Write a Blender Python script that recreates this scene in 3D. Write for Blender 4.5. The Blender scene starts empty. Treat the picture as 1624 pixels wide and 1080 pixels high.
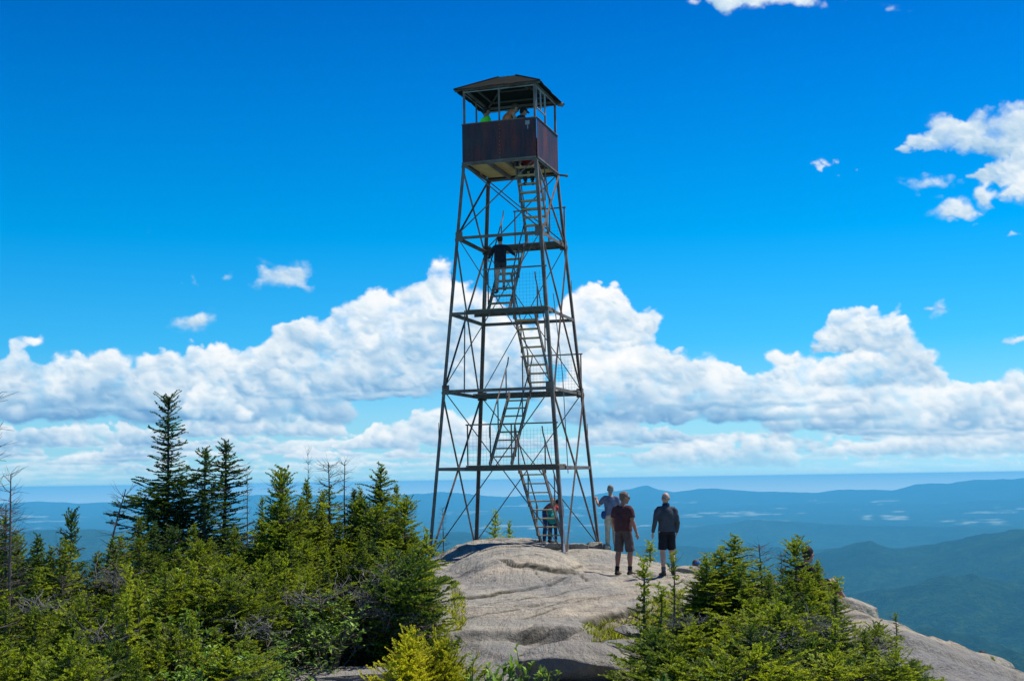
import bpy, bmesh, math, random
import numpy as np
from mathutils import Vector, Matrix
C = bpy.context.scene.collection
R = math.radians
# ------------------------------------------------------------------ camera, sky, sun, exposure
F = 2063.5; PITCH = 0.10662; ROLL = -0.0155          # focal length in photo pixels, tilt up, roll (solved from the tower)
cd = bpy.data.cameras.new("camera"); cam = bpy.data.objects.new("camera", cd); C.objects.link(cam)
cd.sensor_width = 36.0; cd.lens = 36.0*F/1624.0; cd.clip_start = 0.1; cd.clip_end = 200000.0
cam.matrix_world = Matrix.Rotation(math.pi/2+PITCH, 4, 'X') @ Matrix.Rotation(ROLL, 4, 'Z')
bpy.context.scene.camera = cam
SUN_EL, SUN_AZ = 60.0, 62.0                           # azimuth clockwise from +y (the view direction)
sl = bpy.data.lights.new("sun", 'SUN'); sl.energy = 4.8; sl.angle = R(0.53); sl.color = (1.0, .955, .87)
sun = bpy.data.objects.new("sun", sl); C.objects.link(sun)
sdir = Vector((math.sin(R(SUN_AZ))*math.cos(R(SUN_EL)), math.cos(R(SUN_AZ))*math.cos(R(SUN_EL)), math.sin(R(SUN_EL))))
sun.rotation_euler = sdir.to_track_quat('Z', 'Y').to_euler(); sun.location = (20, 20, 60)
vs = bpy.context.scene.view_settings
vs.view_transform = 'Standard'; vs.look = 'None'; vs.exposure = 0.45; EXPO = 2**.45; vs.gamma = 1.0
cy = bpy.context.scene.cycles
cy.use_denoising = True; cy.max_bounces = 6; cy.volume_bounces = 3; cy.diffuse_bounces = 3; cy.transmission_bounces = 4
cy.volume_step_rate = 1.0; cy.sample_clamp_indirect = 8.0

def ray(px, py):
    """direction in the world of a point of the photograph (1624 x 1080)"""
    dx, dy = px-812., py-540.
    cr, sr = math.cos(ROLL), math.sin(ROLL)
    x = dx*cr+dy*sr; v = -dx*sr+dy*cr
    a = x/F; b = -v/F
    c, s = math.cos(PITCH), math.sin(PITCH)
    return a, c-b*s, s+b*c
def at(px, py, y):
    x, yy, z = ray(px, py); k = y/yy
    return Vector((x*k, y, z*k))
# ------------------------------------------------------------------ sky: Nishita sky with cumulus computed on the sphere of directions
def vnoise(W,H,fx,fy,rng):
    gx,gy=int(fx)+3,int(fy)+3
    g=rng.random((gy,gx)).astype(np.float32)
    x=np.linspace(0,fx,W,dtype=np.float32); y=np.linspace(0,fy,H,dtype=np.float32)
    xi=x.astype(int); yi=y.astype(int); tx=x-xi; ty=y-yi
    tx=tx*tx*(3-2*tx); ty=ty*ty*(3-2*ty)
    A=g[yi][:,xi]*(1-tx)+g[yi][:,xi+1]*tx
    B=g[yi+1][:,xi]*(1-tx)+g[yi+1][:,xi+1]*tx
    return A*(1-ty[:,None])+B*ty[:,None]
def fbm(W,H,f,rng,oct=5,asp=1.,gain=.5):
    s=0;a=1;t=0
    for i in range(oct):
        s=s+a*vnoise(W,H,f*2**i,f*asp*2**i*H/W,rng); t+=a; a*=gain
    return s/t-.5
DEG=26.; AZ0,AZ1,EL0,EL1=-42.,42.,-3.,30.
def clouds():
    W=int((AZ1-AZ0)*DEG); H=int((EL1-EL0)*DEG)
    rng=np.random.default_rng(7)
    S=DEG*57.2958/F      # image px per photo px
    col=np.zeros((H,W),np.float32); alp=np.zeros((H,W),np.float32)
    def uv(px,py):
        x,y,z=ray(px,py); az=math.degrees(math.atan2(x,y)); el=math.degrees(math.atan2(z,math.hypot(x,y)))
        return (az-AZ0)*DEG,(el-EL0)*DEG
    def puff(u,v,r,b,op,soft=.35,asp=1.):
        R=r*1.25
        x0,x1=max(0,int(u-R)),min(W,int(u+R)+1); y0,y1=max(0,int(v-R*asp)),min(H,int(v+R*asp)+1)
        if x0>=x1 or y0>=y1: return
        X=(np.arange(x0,x1)-u)/r; Y=((np.arange(y0,y1)-v)/(r*asp))[:,None]
        d2=X*X+Y*Y; d=np.sqrt(d2)
        a=np.clip((1.1-d)/soft,0,1); a=a*a*(3-2*a)*op
        nz=np.sqrt(np.clip(1-d2*.8,0,1))
        lit=np.clip(.34*X+.80*Y+.30*nz,-1,1)
        c=b+(.10+.34*min(1,r/(16*S)))*lit
        col[y0:y1,x0:x1]=col[y0:y1,x0:x1]*(1-a)+c*a
        al=alp[y0:y1,x0:x1]; alp[y0:y1,x0:x1]=al+(1-al)*a
    def mass(top,base,dens=1.,rmax=34,rmin=5,b0=.30,b1=.78,op=.95,soft=.45,gap=0):
        """top: contour of (px,py), base: row of the flat base"""
        tx=np.array([p[0] for p in top],float); ty=np.array([p[1] for p in top],float)
        area=np.trapezoid(base-ty,tx) if hasattr(np,'trapezoid') else np.trapz(base-ty,tx)
        n=int(area*dens/ (rmax*rmin)*1.5)+14
        P=[]
        for i in range(n):
            x=rng.uniform(tx[0],tx[-1]); t=np.interp(x,tx,ty); h=base-t
            if h<3: continue
            q=rng.random()**.8
            r=(rmin+(rmax-rmin)*rng.random()**2.2)*(.55+.45*min(1,h/80))
            r=min(r,h*.48+3)
            y=t+r*.8+q*(h-r*1.3)
            hh=1-(y-t)/h
            P.append((x,y,r,hh))
        # big, dark ones first; small bright crests last
        P.sort(key=lambda p:-(p[2]*1.0)+rng.uniform(0,rmax*.7))
        for x,y,r,hh in P:
            if rng.random()<gap: continue
            u,v=uv(x,y)
            puff(u,v,r*S*1.1,b0-.04+(b1-b0)*np.clip(hh,0,1)**1.1+.05*math.sin(x*.031+y*.05)+rng.normal(0,.05),op*(.5+.4*min(1,r/20)),.8,.80)
    def streak(x0,x1,y,h,b,op):
        for i in range(int((x1-x0)/h*1.2)):
            x=rng.uniform(x0,x1); u,v=uv(x,y+rng.normal(0,h*.3)); puff(u,v,h*S*rng.uniform(1.6,4.2),b+rng.normal(0,.05),op*rng.uniform(.4,1),.9,.22)
    def wisp(x0,y0,x1,y1,n=26,b=.62,op=.35,r=9):
        for i in range(n):
            x=rng.normal((x0+x1)/2,(x1-x0)*.23); y=rng.normal((y0+y1)/2,(y1-y0)*.23)
            u,v=uv(x,y); puff(u,v,r*S*rng.uniform(.6,1.9),b+rng.normal(0,.06)+.15*((y0+y1)/2-y)/(y1-y0),op,.9,.75)
    # far pale rows down to the haze
    for y,h,o in ((766,4,.5),(758,5,.7),(748,7,.8),(738,8,.8),(724,9,.7),(706,10,.6),(690,9,.5)):
        streak(-600,2300,y,h,.66,o*.6)
    for x in np.arange(-500,2200,30):
        w=rng.uniform(30,85); y=rng.uniform(722,752)+(x-812)*-.0155; h=rng.uniform(8,20)
        mass([(x,y),(x+w*.3,y-h*.6),(x+w*.6,y-h),(x+w,y)],y+2,1.6,11,2.5,.52,.80,.55,.7,.25)
    for x in np.arange(-500,2200,48):
        w=rng.uniform(60,170); y=rng.uniform(690,722)+(x-812)*-.0155; h=rng.uniform(14,34)
        mass([(x,y),(x+w*.25,y-h*.7),(x+w*.6,y-h),(x+w,y)],y+3,1.3,16,3,.50,.84,.65,.6,.2)
        streak(x,x+w,y+2,4,.44,.5)
    # second row
    mass([(-60,680),(20,662),(90,668),(160,664),(250,676),(262,700)],708,1.2,22,3.5,.46,.84,.85,.5)
    mass([(276,684),(300,650),(340,636),(420,634),(480,632),(520,644),(545,676)],692,1.3,26,4,.48,.88,.9,.5)
    mass([(520,712),(560,690),(600,668),(640,652),(690,640),(760,648),(800,690)],712,1.3,24,4,.48,.86,.85,.5)
    mass([(925,690),(950,645),(985,640),(1020,668),(1040,700)],700,1.2,24,4,.46,.8,.8,.5)
    mass([(1010,712),(1060,704),(1120,690),(1190,684),(1240,690),(1262,716)],740,1.2,24,4,.50,.90,.85,.5)
    mass([(1290,712),(1370,700),(1450,684),(1530,664),(1640,650),(1760,660),(1800,700)],722,1.2,26,4,.48,.86,.85,.5)
    # left bank
    mass([(-300,620),(-200,560),(-120,570),(-40,540),(20,532),(45,524),(62,536),(72,570),(110,552),(150,540),(188,546),(205,575),(235,620),(262,650)],664,1.25,42,6,.36,.88,.97,.42)
    mass([(205,570),(216,550),(245,544),(280,545),(330,530),(352,545),(400,552),(440,520),(460,502),(478,510),(500,498),(520,560),(545,620)],668,1.3,40,6,.34,.90,.97,.42)
    mass([(440,545),(462,508),(500,488),(540,466),(578,446),(610,462),(632,470),(640,436),(668,412),(700,400),(735,420),(790,470),(830,520),(850,600)],634,1.35,46,6,.38,.95,.98,.4)
    mass([(290,640),(300,614),(330,604),(360,620),(390,650)],668,1.2,24,5,.5,.95,.9,.45)
    # right bank
    mass([(800,600),(850,540),(890,470),(920,448),(958,437),(990,446),(1004,470),(1050,478),(1080,460),(1104,462),(1108,480),(1080,510),(1050,520),(1040,545)],585,1.4,36,5,.52,.93,.96,.45)
    mass([(860,640),(900,560),(950,552),(1010,545),(1048,540),(1090,540),(1125,548),(1140,566),(1200,580),(1225,558),(1236,545),(1262,540),(1290,560),(1320,548),(1360,545),(1400,552),(1408,572),(1450,590),(1480,585),(1500,592),(1530,598),(1565,602),(1590,620)],672,1.35,44,6,.42,.93,.97,.42)
    mass([(1300,540),(1320,505),(1345,480),(1380,476),(1415,474),(1432,490),(1462,506),(1470,520),(1440,540)],560,1.3,26,5,.56,.90,.93,.5)
    mass([(1215,650),(1290,620),(1360,600),(1450,612),(1520,600),(1590,600),(1606,576),(1640,566),(1720,540),(1800,560),(1900,620)],684,1.3,40,6,.44,.92,.96,.42)
    mass([(1290,600),(1330,556),(1400,548),(1460,540),(1500,580)],615,1.1,24,4,.5,.8,.6,.6)
    streak(1040,1330,641,9,.40,.5); streak(1180,1420,660,10,.36,.6); streak(60,260,652,9,.30,.5); streak(420,700,628,8,.38,.45); streak(1300,1600,686,6,.44,.4)
    # loose clouds
    mass([(1420,240),(1440,225),(1462,205),(1490,170),(1520,176),(1560,160),(1595,150),(1640,150),(1700,140),(1760,170),(1790,230)],244,1.3,24,3,.54,.76,.46,.8)
    mass([(1530,280),(1560,256),(1590,230),(1624,214),(1700,210),(1750,260)],290,1.3,20,3,.56,.74,.44,.8)
    wisp(1410,275,1500,322,60,.62,.28,9); wisp(1470,318,1560,352,50,.62,.34,8); wisp(1540,290,1585,330,26,.6,.3,8)
    wisp(1586,282,1640,312,36,.64,.34,9); wisp(1286,256,1314,278,20,.7,.4,5); wisp(1318,252,1336,268,10,.66,.3,4); wisp(1328,276,1350,288,8,.6,.25,4); wisp(1368,264,1382,276,8,.62,.3,3.5)
    wisp(1090,-14,1300,16,90,.75,.4,11)
    wisp(400,408,512,466,110,.62,.20,10); wisp(360,432,384,448,12,.62,.25,6); wisp(286,438,326,458,14,.62,.2,5)
    wisp(258,488,352,532,80,.56,.12,11); wisp(400,508,424,530,9,.62,.2,5); wisp(1474,484,1502,512,14,.6,.28,5); wisp(1590,530,1640,548,26,.66,.3,6); wisp(1585,366,1625,376,10,.6,.2,4); wisp(1400,10,1450,26,10,.5,.12,7)
    # break the edges up with turbulent warping
    def warp(img,dx,dy):
        yy,xx=np.mgrid[0:H,0:W].astype(np.float32); x=np.clip(xx+dx,0,W-1.01); y=np.clip(yy+dy,0,H-1.01)
        xi=x.astype(int); yi=y.astype(int); fx=x-xi; fy=y-yi
        return (img[yi,xi]*(1-fx)+img[yi,xi+1]*fx)*(1-fy)+(img[yi+1,xi]*(1-fx)+img[yi+1,xi+1]*fx)*fy
    f1=fbm(W,H,60,rng,6,1.3,.6); f2=fbm(W,H,60,rng,6,1.3,.6); g1=fbm(W,H,22,rng,2); g2=fbm(W,H,22,rng,2)
    k=np.clip((np.arange(H)/DEG+EL0+.2)/5.,.12,1)[:,None].astype(np.float32)
    dx=(f1*30+g1*14)*(.5+.5*k); dy=(f2*22+g2*9)*k
    a=warp(alp,dx,dy); c=warp(np.where(alp>.02,col/np.maximum(alp,.02),.6),dx*.7,dy*.7)
    # billows: relief lit from above right
    h=0.
    for q,(fr,am) in enumerate(((34,1.),(70,.55),(140,.3),(280,.13))):
        h=h-am*np.abs(warp(vnoise(W,H,fr,fr*1.3*H/W,rng),dx,dy)-.5)
    hy,hx=np.gradient(h); rel=np.clip((-hy*.8-hx*.45)*1.9,-.11,.11)*k
    n=fbm(W,H,80,rng,6,1.3,.62); nl=fbm(W,H,26,rng,4,1.6,.55)
    e=np.clip((a+n*(.45+.55*k)+nl*1.5*(.4+.6*k)*np.minimum(a*3,1)*np.minimum(1,(1.02-a)*5)-.27)/.80,0,1); e=e*e*(3-2*e)
    thin=np.clip(a*1.3,0,1)
    a=np.clip(e*(.25+.75*thin),0,1)
    c=c+rel+n*.07+fbm(W,H,26,rng,3)*.30
    return c.astype(np.float32),a.astype(np.float32)

cc_, aa_ = clouds()
Hc, Wc = cc_.shape
px_ = np.zeros((Hc, Wc, 4), np.float32); px_[..., 0] = np.clip(cc_, 0, 1.2)/1.2; px_[..., 1] = aa_; px_[..., 3] = 1
img = bpy.data.images.new("cloud_field", Wc, Hc, alpha=False, float_buffer=True, is_data=True)
img.pixels.foreach_set(px_.ravel()); img.update(); del px_
world = bpy.data.worlds.new("World"); bpy.context.scene.world = world; world.use_nodes = True
wt = world.node_tree; wt.nodes.clear()
def wn(t, **k):
    n = wt.nodes.new(t)
    for a, b in k.items(): setattr(n, a, b)
    return n
def wl(a, b): wt.links.new(a, b)
def wm(op, a, b=None, c=None, clamp=False):
    n = wn('ShaderNodeMath', operation=op, use_clamp=clamp)
    for i, v in enumerate((a, b, c)):
        if v is None: continue
        if isinstance(v, (int, float)): n.inputs[i].default_value = v
        else: wl(v, n.inputs[i])
    return n.outputs[0]
tc = wn('ShaderNodeTexCoord'); sp = wn('ShaderNodeSeparateXYZ'); wl(tc.outputs['Generated'], sp.inputs[0])
X_, Y_, Z_ = sp.outputs
az = wm('MULTIPLY', wm('ARCTAN2', X_, Y_), 57.29578); el = wm('MULTIPLY', wm('ARCSINE', Z_), 57.29578)
u_ = wm('DIVIDE', wm('SUBTRACT', az, AZ0), AZ1-AZ0); v_ = wm('DIVIDE', wm('SUBTRACT', el, EL0), EL1-EL0)
cb = wn('ShaderNodeCombineXYZ'); wl(u_, cb.inputs[0]); wl(v_, cb.inputs[1])
ti = wn('ShaderNodeTexImage', extension='CLIP', interpolation='Linear'); ti.image = img; wl(cb.outputs[0], ti.inputs[0])
st = wn('ShaderNodeSeparateColor'); wl(ti.outputs['Color'], st.inputs[0])
sky = wn('ShaderNodeTexSky', sky_type='NISHITA'); sky.sun_disc = False; sky.sun_elevation = R(SUN_EL); sky.sun_rotation = R(SUN_AZ)
sx_ = wn('ShaderNodeCombineXYZ'); wl(X_, sx_.inputs[0]); wl(Y_, sx_.inputs[1]); wl(wm('MAXIMUM', Z_, .035), sx_.inputs[2]); wl(sx_.outputs[0], sky.inputs[0])
sky.altitude = 1000; sky.air_density = 1.0; sky.dust_density = 0.3; sky.ozone_density = 3.0
# colour of the clear sky: Nishita pulled towards the photograph's saturated polarised blue
ramp = wn('ShaderNodeValToRGB'); cr_ = ramp.color_ramp
mr = wn('ShaderNodeMapRange'); wl(el, mr.inputs[0]); mr.inputs[1].default_value = -2; mr.inputs[2].default_value = 26
wl(mr.outputs[0], ramp.inputs[0])
SKYRAMP = [(0.00, (.50, .96, 1.28)), (.03, (2.0, 1.75, 1.42)), (.052, (1.8, 1.6, 1.4)), (.076, (.56, .92, 1.24)), (.17, (.50, .95, 1.25)), (.28, (.15, .90, 1.28)), (.45, (.0, .86, 1.31)), (.68, (.0, .66, 1.26)), (1.0, (.0, .37, 1.05))]  # bright stops just below the horizon are added to lighten the haze strip
while len(cr_.elements) < len(SKYRAMP): cr_.elements.new(.5)
for e_, (p_, c_) in zip(cr_.elements, SKYRAMP): e_.position = p_; e_.color = tuple(x/1.6 for x in c_)+(1,)
mu = wn('ShaderNodeMix', data_type='RGBA', blend_type='MULTIPLY'); mu.inputs[0].default_value = 1; wl(sky.outputs[0], mu.inputs[6]); wl(ramp.outputs[0], mu.inputs[7])
SKYS = 0.09
sc1 = wn('ShaderNodeVectorMath', operation='SCALE'); wl(mu.outputs[2], sc1.inputs[0]); sc1.inputs['Scale'].default_value = 1.6*.11/SKYS/EXPO
sc2 = wn('ShaderNodeVectorMath', operation='SCALE'); sc2.inputs['Scale'].default_value = 1.0/SKYS/EXPO
# cloud colour: shaded blue grey to sunlit white
cm = wn('ShaderNodeValToRGB'); wl(st.outputs[0], cm.inputs[0]); e = cm.color_ramp.elements
CL = [(.20, (.16, .38, .66)), (.40, (.36, .58, .80)), (.58, (.62, .77, .90)), (.74, (.86, .93, .98)), (.90, (1., 1., 1.))]
while len(e) < len(CL): e.new(.5)
for q, (p_, c_) in zip(e, CL): q.position = p_; q.color = c_+(1,)
wl(cm.outputs[0], sc2.inputs[0])
mx = wn('ShaderNodeMix', data_type='RGBA'); fade = wn('ShaderNodeMapRange', interpolation_type='SMOOTHSTEP'); wl(el, fade.inputs[0]); fade.inputs[1].default_value = -.1; fade.inputs[2].default_value = 1.3; fade.inputs[3].default_value = .1; fade.inputs[4].default_value = 1.; wl(wm('MULTIPLY', st.outputs[1], fade.outputs[0]), mx.inputs[0]); wl(sc1.outputs[0], mx.inputs[6]); wl(sc2.outputs[0], mx.inputs[7])
bg = wn('ShaderNodeBackground'); wl(mx.outputs[2], bg.inputs[0]); bg.inputs[1].default_value = SKYS
wo = wn('ShaderNodeOutputWorld'); wl(bg.outputs[0], wo.inputs[0])
# ------------------------------------------------------------------ helpers
def tag(o, label=None, cat=None, group=None, kind=None):
    for k, v in (('label', label), ('category', cat), ('group', group), ('kind', kind)):
        if v: o[k] = v
    return o
def empty(name, loc=(0, 0, 0), rz=0):
    o = bpy.data.objects.new(name, None); C.objects.link(o); o.location = loc; o.rotation_euler = (0, 0, rz); o.empty_display_size = .2
    return o
def thing(name, label, cat, loc=(0, 0, 0), rz=0, group=None):
    return tag(empty(name, loc, rz), label, cat, group)
def link(name, me, mat=None, parent=None):
    o = bpy.data.objects.new(name, me); C.objects.link(o)
    if mat is not None: me.materials.clear(); me.materials.append(mat)
    if parent is not None: o.parent = parent
    return o
class MB:
    """collects boxes, beams and tubes and links them as one mesh object"""
    def __init__(s): s.v = []; s.f = []
    def add(s, vs, fs):
        n = len(s.v); s.v += [tuple(v) for v in vs]; s.f += [tuple(i+n for i in f) for f in fs]; return s
    def box(s, a, b):
        x0, y0, z0 = a; x1, y1, z1 = b
        return s.add([(x0,y0,z0),(x1,y0,z0),(x1,y1,z0),(x0,y1,z0),(x0,y0,z1),(x1,y0,z1),(x1,y1,z1),(x0,y1,z1)],
                     [(0,3,2,1),(4,5,6,7),(0,1,5,4),(1,2,6,5),(2,3,7,6),(3,0,4,7)])
    def beam(s, p, q, w, t, up=(0, 0, 1), off=(0, 0)):
        """rectangular bar from p to q: w across, t along `up`"""
        p = Vector(p); q = Vector(q); d = (q-p).normalized(); u = Vector(up)
        sd = d.cross(u)
        if sd.length < 1e-4: sd = d.cross(Vector((0, 1, 0)))
        sd.normalize(); u = sd.cross(d).normalized()
        vs = []
        for b in (p, q):
            for i, j in ((-1,-1),(1,-1),(1,1),(-1,1)):
                vs.append(b+sd*(i*w/2+off[0])+u*(j*t/2+off[1]))
        return s.add(vs, [(0,1,2,3),(7,6,5,4),(0,4,5,1),(1,5,6,2),(2,6,7,3),(3,7,4,0)])
    def angle(s, p, q, w, t, n1, n2):
        """L-section: two plates of width w, thickness t; plates run from the corner line along n1 and n2"""
        p = Vector(p); q = Vector(q); n1 = Vector(n1).normalized(); n2 = Vector(n2).normalized()
        prof = [n1*0+n2*0, n1*w, n1*w+n2*t, n1*t+n2*t, n1*t+n2*w, n2*w]
        vs = [p+a for a in prof]+[q+a for a in prof]
        fs = [tuple(range(5, -1, -1)), tuple(range(6, 12))]+[(i, (i+1) % 6, (i+1) % 6+6, i+6) for i in range(6)]
        return s.add(vs, fs)
    def tube(s, pts, r, n=6, cap=True):
        pts = [Vector(p) for p in pts]; rr = r if isinstance(r, (list, tuple)) else [r]*len(pts)
        vs = []; fs = []
        for i, p in enumerate(pts):
            d = (pts[min(i+1, len(pts)-1)]-pts[max(i-1, 0)]).normalized()
            a = d.orthogonal().normalized() if i == 0 else (a-d*a.dot(d)).normalized()
            b = d.cross(a)
            for k in range(n):
                t = 2*math.pi*k/n; vs.append(p+(a*math.cos(t)+b*math.sin(t))*rr[i])
        for i in range(len(pts)-1):
            for k in range(n):
                fs.append((i*n+k, i*n+(k+1) % n, (i+1)*n+(k+1) % n, (i+1)*n+k))
        if cap: fs += [tuple(range(n-1, -1, -1)), tuple(range((len(pts)-1)*n, len(pts)*n))]
        return s.add(vs, fs)
    def build(s, name, mat=None, parent=None, bevel=0):
        me = bpy.data.meshes.new(name); me.from_pydata(s.v, [], s.f); me.update()
        o = link(name, me, mat, parent)
        if bevel:
            m = o.modifiers.new("bevel", 'BEVEL'); m.width = bevel; m.segments = 1; m.limit_method = 'ANGLE'
        return o
def npmesh(name, V, T, attrs=None, smooth=False):
    """mesh from numpy vertices and triangles / quads"""
    me = bpy.data.meshes.new(name); n = T.shape[1]
    me.vertices.add(len(V)); me.vertices.foreach_set("co", np.ascontiguousarray(V, np.float32).ravel())
    me.loops.add(T.size); me.loops.foreach_set("vertex_index", np.ascontiguousarray(T, np.int32).ravel())
    me.polygons.add(len(T)); me.polygons.foreach_set("loop_start", np.arange(0, T.size, n, dtype=np.int32))
    me.polygons.foreach_set("loop_total", np.full(len(T), n, np.int32))
    if smooth: me.polygons.foreach_set("use_smooth", np.ones(len(T), bool))
    me.update(calc_edges=True)
    for k, a in (attrs or {}).items():
        at_ = me.attributes.new(k, 'FLOAT', 'POINT'); at_.data.foreach_set("value", a.astype(np.float32))
    return me

# ---- materials
class NT:
    def __init__(s, name):
        s.m = bpy.data.materials.new(name); s.m.use_nodes = True; s.t = s.m.node_tree; s.t.nodes.clear()
        s.out = s.n('ShaderNodeOutputMaterial'); s.b = s.n('ShaderNodeBsdfPrincipled'); s.l(s.b.outputs[0], s.out.inputs[0])
        s.b.inputs['Specular IOR Level'].default_value = .3
    def n(s, t, **k):
        o = s.t.nodes.new(t)
        for a, b in k.items(): setattr(o, a, b)
        return o
    def l(s, a, b): s.t.links.new(a, b)
    def co(s, kind='Object'): return s.n('ShaderNodeTexCoord').outputs[kind]
    def pos(s): return s.n('ShaderNodeNewGeometry').outputs['Position']
    def noise(s, vec, scale, detail=4, rough=.55, dist=0, stretch=None):
        if stretch:
            mp = s.n('ShaderNodeMapping'); mp.inputs['Scale'].default_value = stretch; s.l(vec, mp.inputs[0]); vec = mp.outputs[0]
        o = s.n('ShaderNodeTexNoise'); o.inputs['Scale'].default_value = scale; o.inputs['Detail'].default_value = detail
        o.inputs['Roughness'].default_value = rough; o.inputs['Distortion'].default_value = dist; s.l(vec, o.inputs['Vector'])
        return o.outputs[0]
    def ramp(s, fac, stops):
        o = s.n('ShaderNodeValToRGB'); e = o.color_ramp.elements
        while len(e) < len(stops): e.new(.5)
        for q, (p, c) in zip(e, stops):
            q.position = p; q.color = (tuple(c)+(1,)) if not isinstance(c, (int, float)) else (c, c, c, 1)
        s.l(fac, o.inputs[0]); return o.outputs[0]
    def mix(s, fac, a, b, mode='MIX'):
        o = s.n('ShaderNodeMix', data_type='RGBA', blend_type=mode)
        for v, i in ((fac, 0), (a, 6), (b, 7)):
            if isinstance(v, (int, float)): o.inputs[i].default_value = v
            elif isinstance(v, tuple): o.inputs[i].default_value = v+(1,)
            else: s.l(v, o.inputs[i])
        return o.outputs[2]
    def math(s, op, a, b=0.0, clamp=False):
        o = s.n('ShaderNodeMath', operation=op, use_clamp=clamp)
        for v, i in ((a, 0), (b, 1)):
            if isinstance(v, (int, float)): o.inputs[i].default_value = v
            else: s.l(v, o.inputs[i])
        return o.outputs[0]
    def col(s, c):
        if isinstance(c, tuple): s.b.inputs['Base Color'].default_value = c+(1,)
        else: s.l(c, s.b.inputs['Base Color'])
    def rough(s, r):
        if isinstance(r, (int, float)): s.b.inputs['Roughness'].default_value = r
        else: s.l(r, s.b.inputs['Roughness'])
    def bump(s, h, dist=.01, strength=.5):
        o = s.n('ShaderNodeBump'); o.inputs['Distance'].default_value = dist; o.inputs['Strength'].default_value = strength
        s.l(h, o.inputs['Height']); s.l(o.outputs[0], s.b.inputs['Normal']); return o
def cloth(name, c, v=.25, scale=9, rough=.9):
    m = NT(name); p = m.co(); n = m.noise(p, scale, 5)
    m.col(m.ramp(n, [(.3, tuple(x*(1-v) for x in c)), (.7, tuple(min(1, x*(1+v)) for x in c))])); m.rough(rough)
    m.bump(m.noise(p, 26, 3), .02, .6); m.b.inputs['Specular IOR Level'].default_value = .12
    return m.m
def rusty(name, base, rust, amt=.5, metal=.35, rough=.6, scale=3):
    m = NT(name); p = m.co(); a = m.noise(p, scale, 6, .65); b = m.noise(p, scale*9, 4, .7)
    k = m.ramp(a, [(amt-.12, 0.0), (amt+.14, 1.0)])
    c = m.mix(k, base, rust); c = m.mix(.5, c, m.ramp(b, [(.3, .35), (.7, 1.)]), 'MULTIPLY'); m.col(c)
    m.b.inputs['Metallic'].default_value = metal; m.rough(m.ramp(b, [(.3, rough-.12), (.7, rough+.18)])); m.b.inputs["Specular IOR Level"].default_value = .3 if metal else .05; m.bump(b, .004, .5)
    return m.m
M = {}
M['steel'] = rusty('weathered_steel', (.20, .165, .14), (.13, .078, .055), .50, .15, .62)
M['steel_light'] = rusty('galvanised_steel', (.30, .31, .32), (.12, .09, .07), .62, .4, .5)
M['wire'] = rusty('wire', (.10, .10, .10), (.07, .05, .04), .5, .4, .5)
def panelmat():
    m = NT('rusty_panel'); p = m.co(); a = m.noise(p, 2.2, 6, .7, 0, (2.2, 2.2, .35)); b = m.noise(p, 20, 5, .75); d = m.noise(p, 1.2, 4)
    c = m.mix(m.ramp(a, [(.42, 0.), (.62, 1.)]), (.030, .020, .030), (.13, .030, .024)); c = m.mix(m.ramp(d, [(.5, 0.), (.7, .7)]), c, (.055, .045, .045))
    c = m.mix(.6, c, m.ramp(b, [(.3, .3), (.65, 1.)]), 'MULTIPLY'); c = m.mix(m.ramp(b, [(.66, 0.), (.74, .5)]), c, (.18, .13, .12)); m.col(c); m.rough(.55); m.b.inputs['Specular IOR Level'].default_value = .25
    m.bump(a, .02, .4); return m.m
M['panel'] = panelmat()
M['roofing'] = rusty('roof_sheet', (.016, .018, .015), (.020, .018, .012), .5, .0, .95, 2)
def wood(name, a, b):
    m = NT(name); p = m.co(); g = m.noise(p, 5, 6, .6, .4, (1, 14, 14)); h = m.noise(p, 2.3, 3)
    m.col(m.mix(.35, m.ramp(g, [(.3, a), (.72, b)]), m.ramp(h, [(.3, .45), (.7, 1.)]), 'MULTIPLY')); m.rough(.85); m.bump(g, .004, .5); return m.m
M['plank'] = wood('weathered_plank', (.10, .075, .045), (.26, .20, .12))
M['floor_plank'] = wood('floor_plank', (.42, .24, .08), (.74, .46, .19))
M['beam'] = wood('timber_beam', (.055, .045, .035), (.14, .115, .09))
M['tread'] = wood('tread_wood', (.26, .18, .09), (.55, .41, .22))
def skin(name, c):
    m = NT(name); n = m.noise(m.co(), 14, 4); m.col(m.ramp(n, [(.3, tuple(x*.86 for x in c)), (.7, c)])); m.rough(.55)
    m.b.inputs['Subsurface Weight'].default_value = .08; m.b.inputs['Subsurface Radius'].default_value = (.01, .004, .002); return m.m
M['skin'] = skin('skin', (.46, .23, .15)); M['skin_tan'] = skin('skin_tan', (.40, .185, .115)); M['skin_pale'] = skin('skin_pale', (.54, .30, .21))
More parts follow.
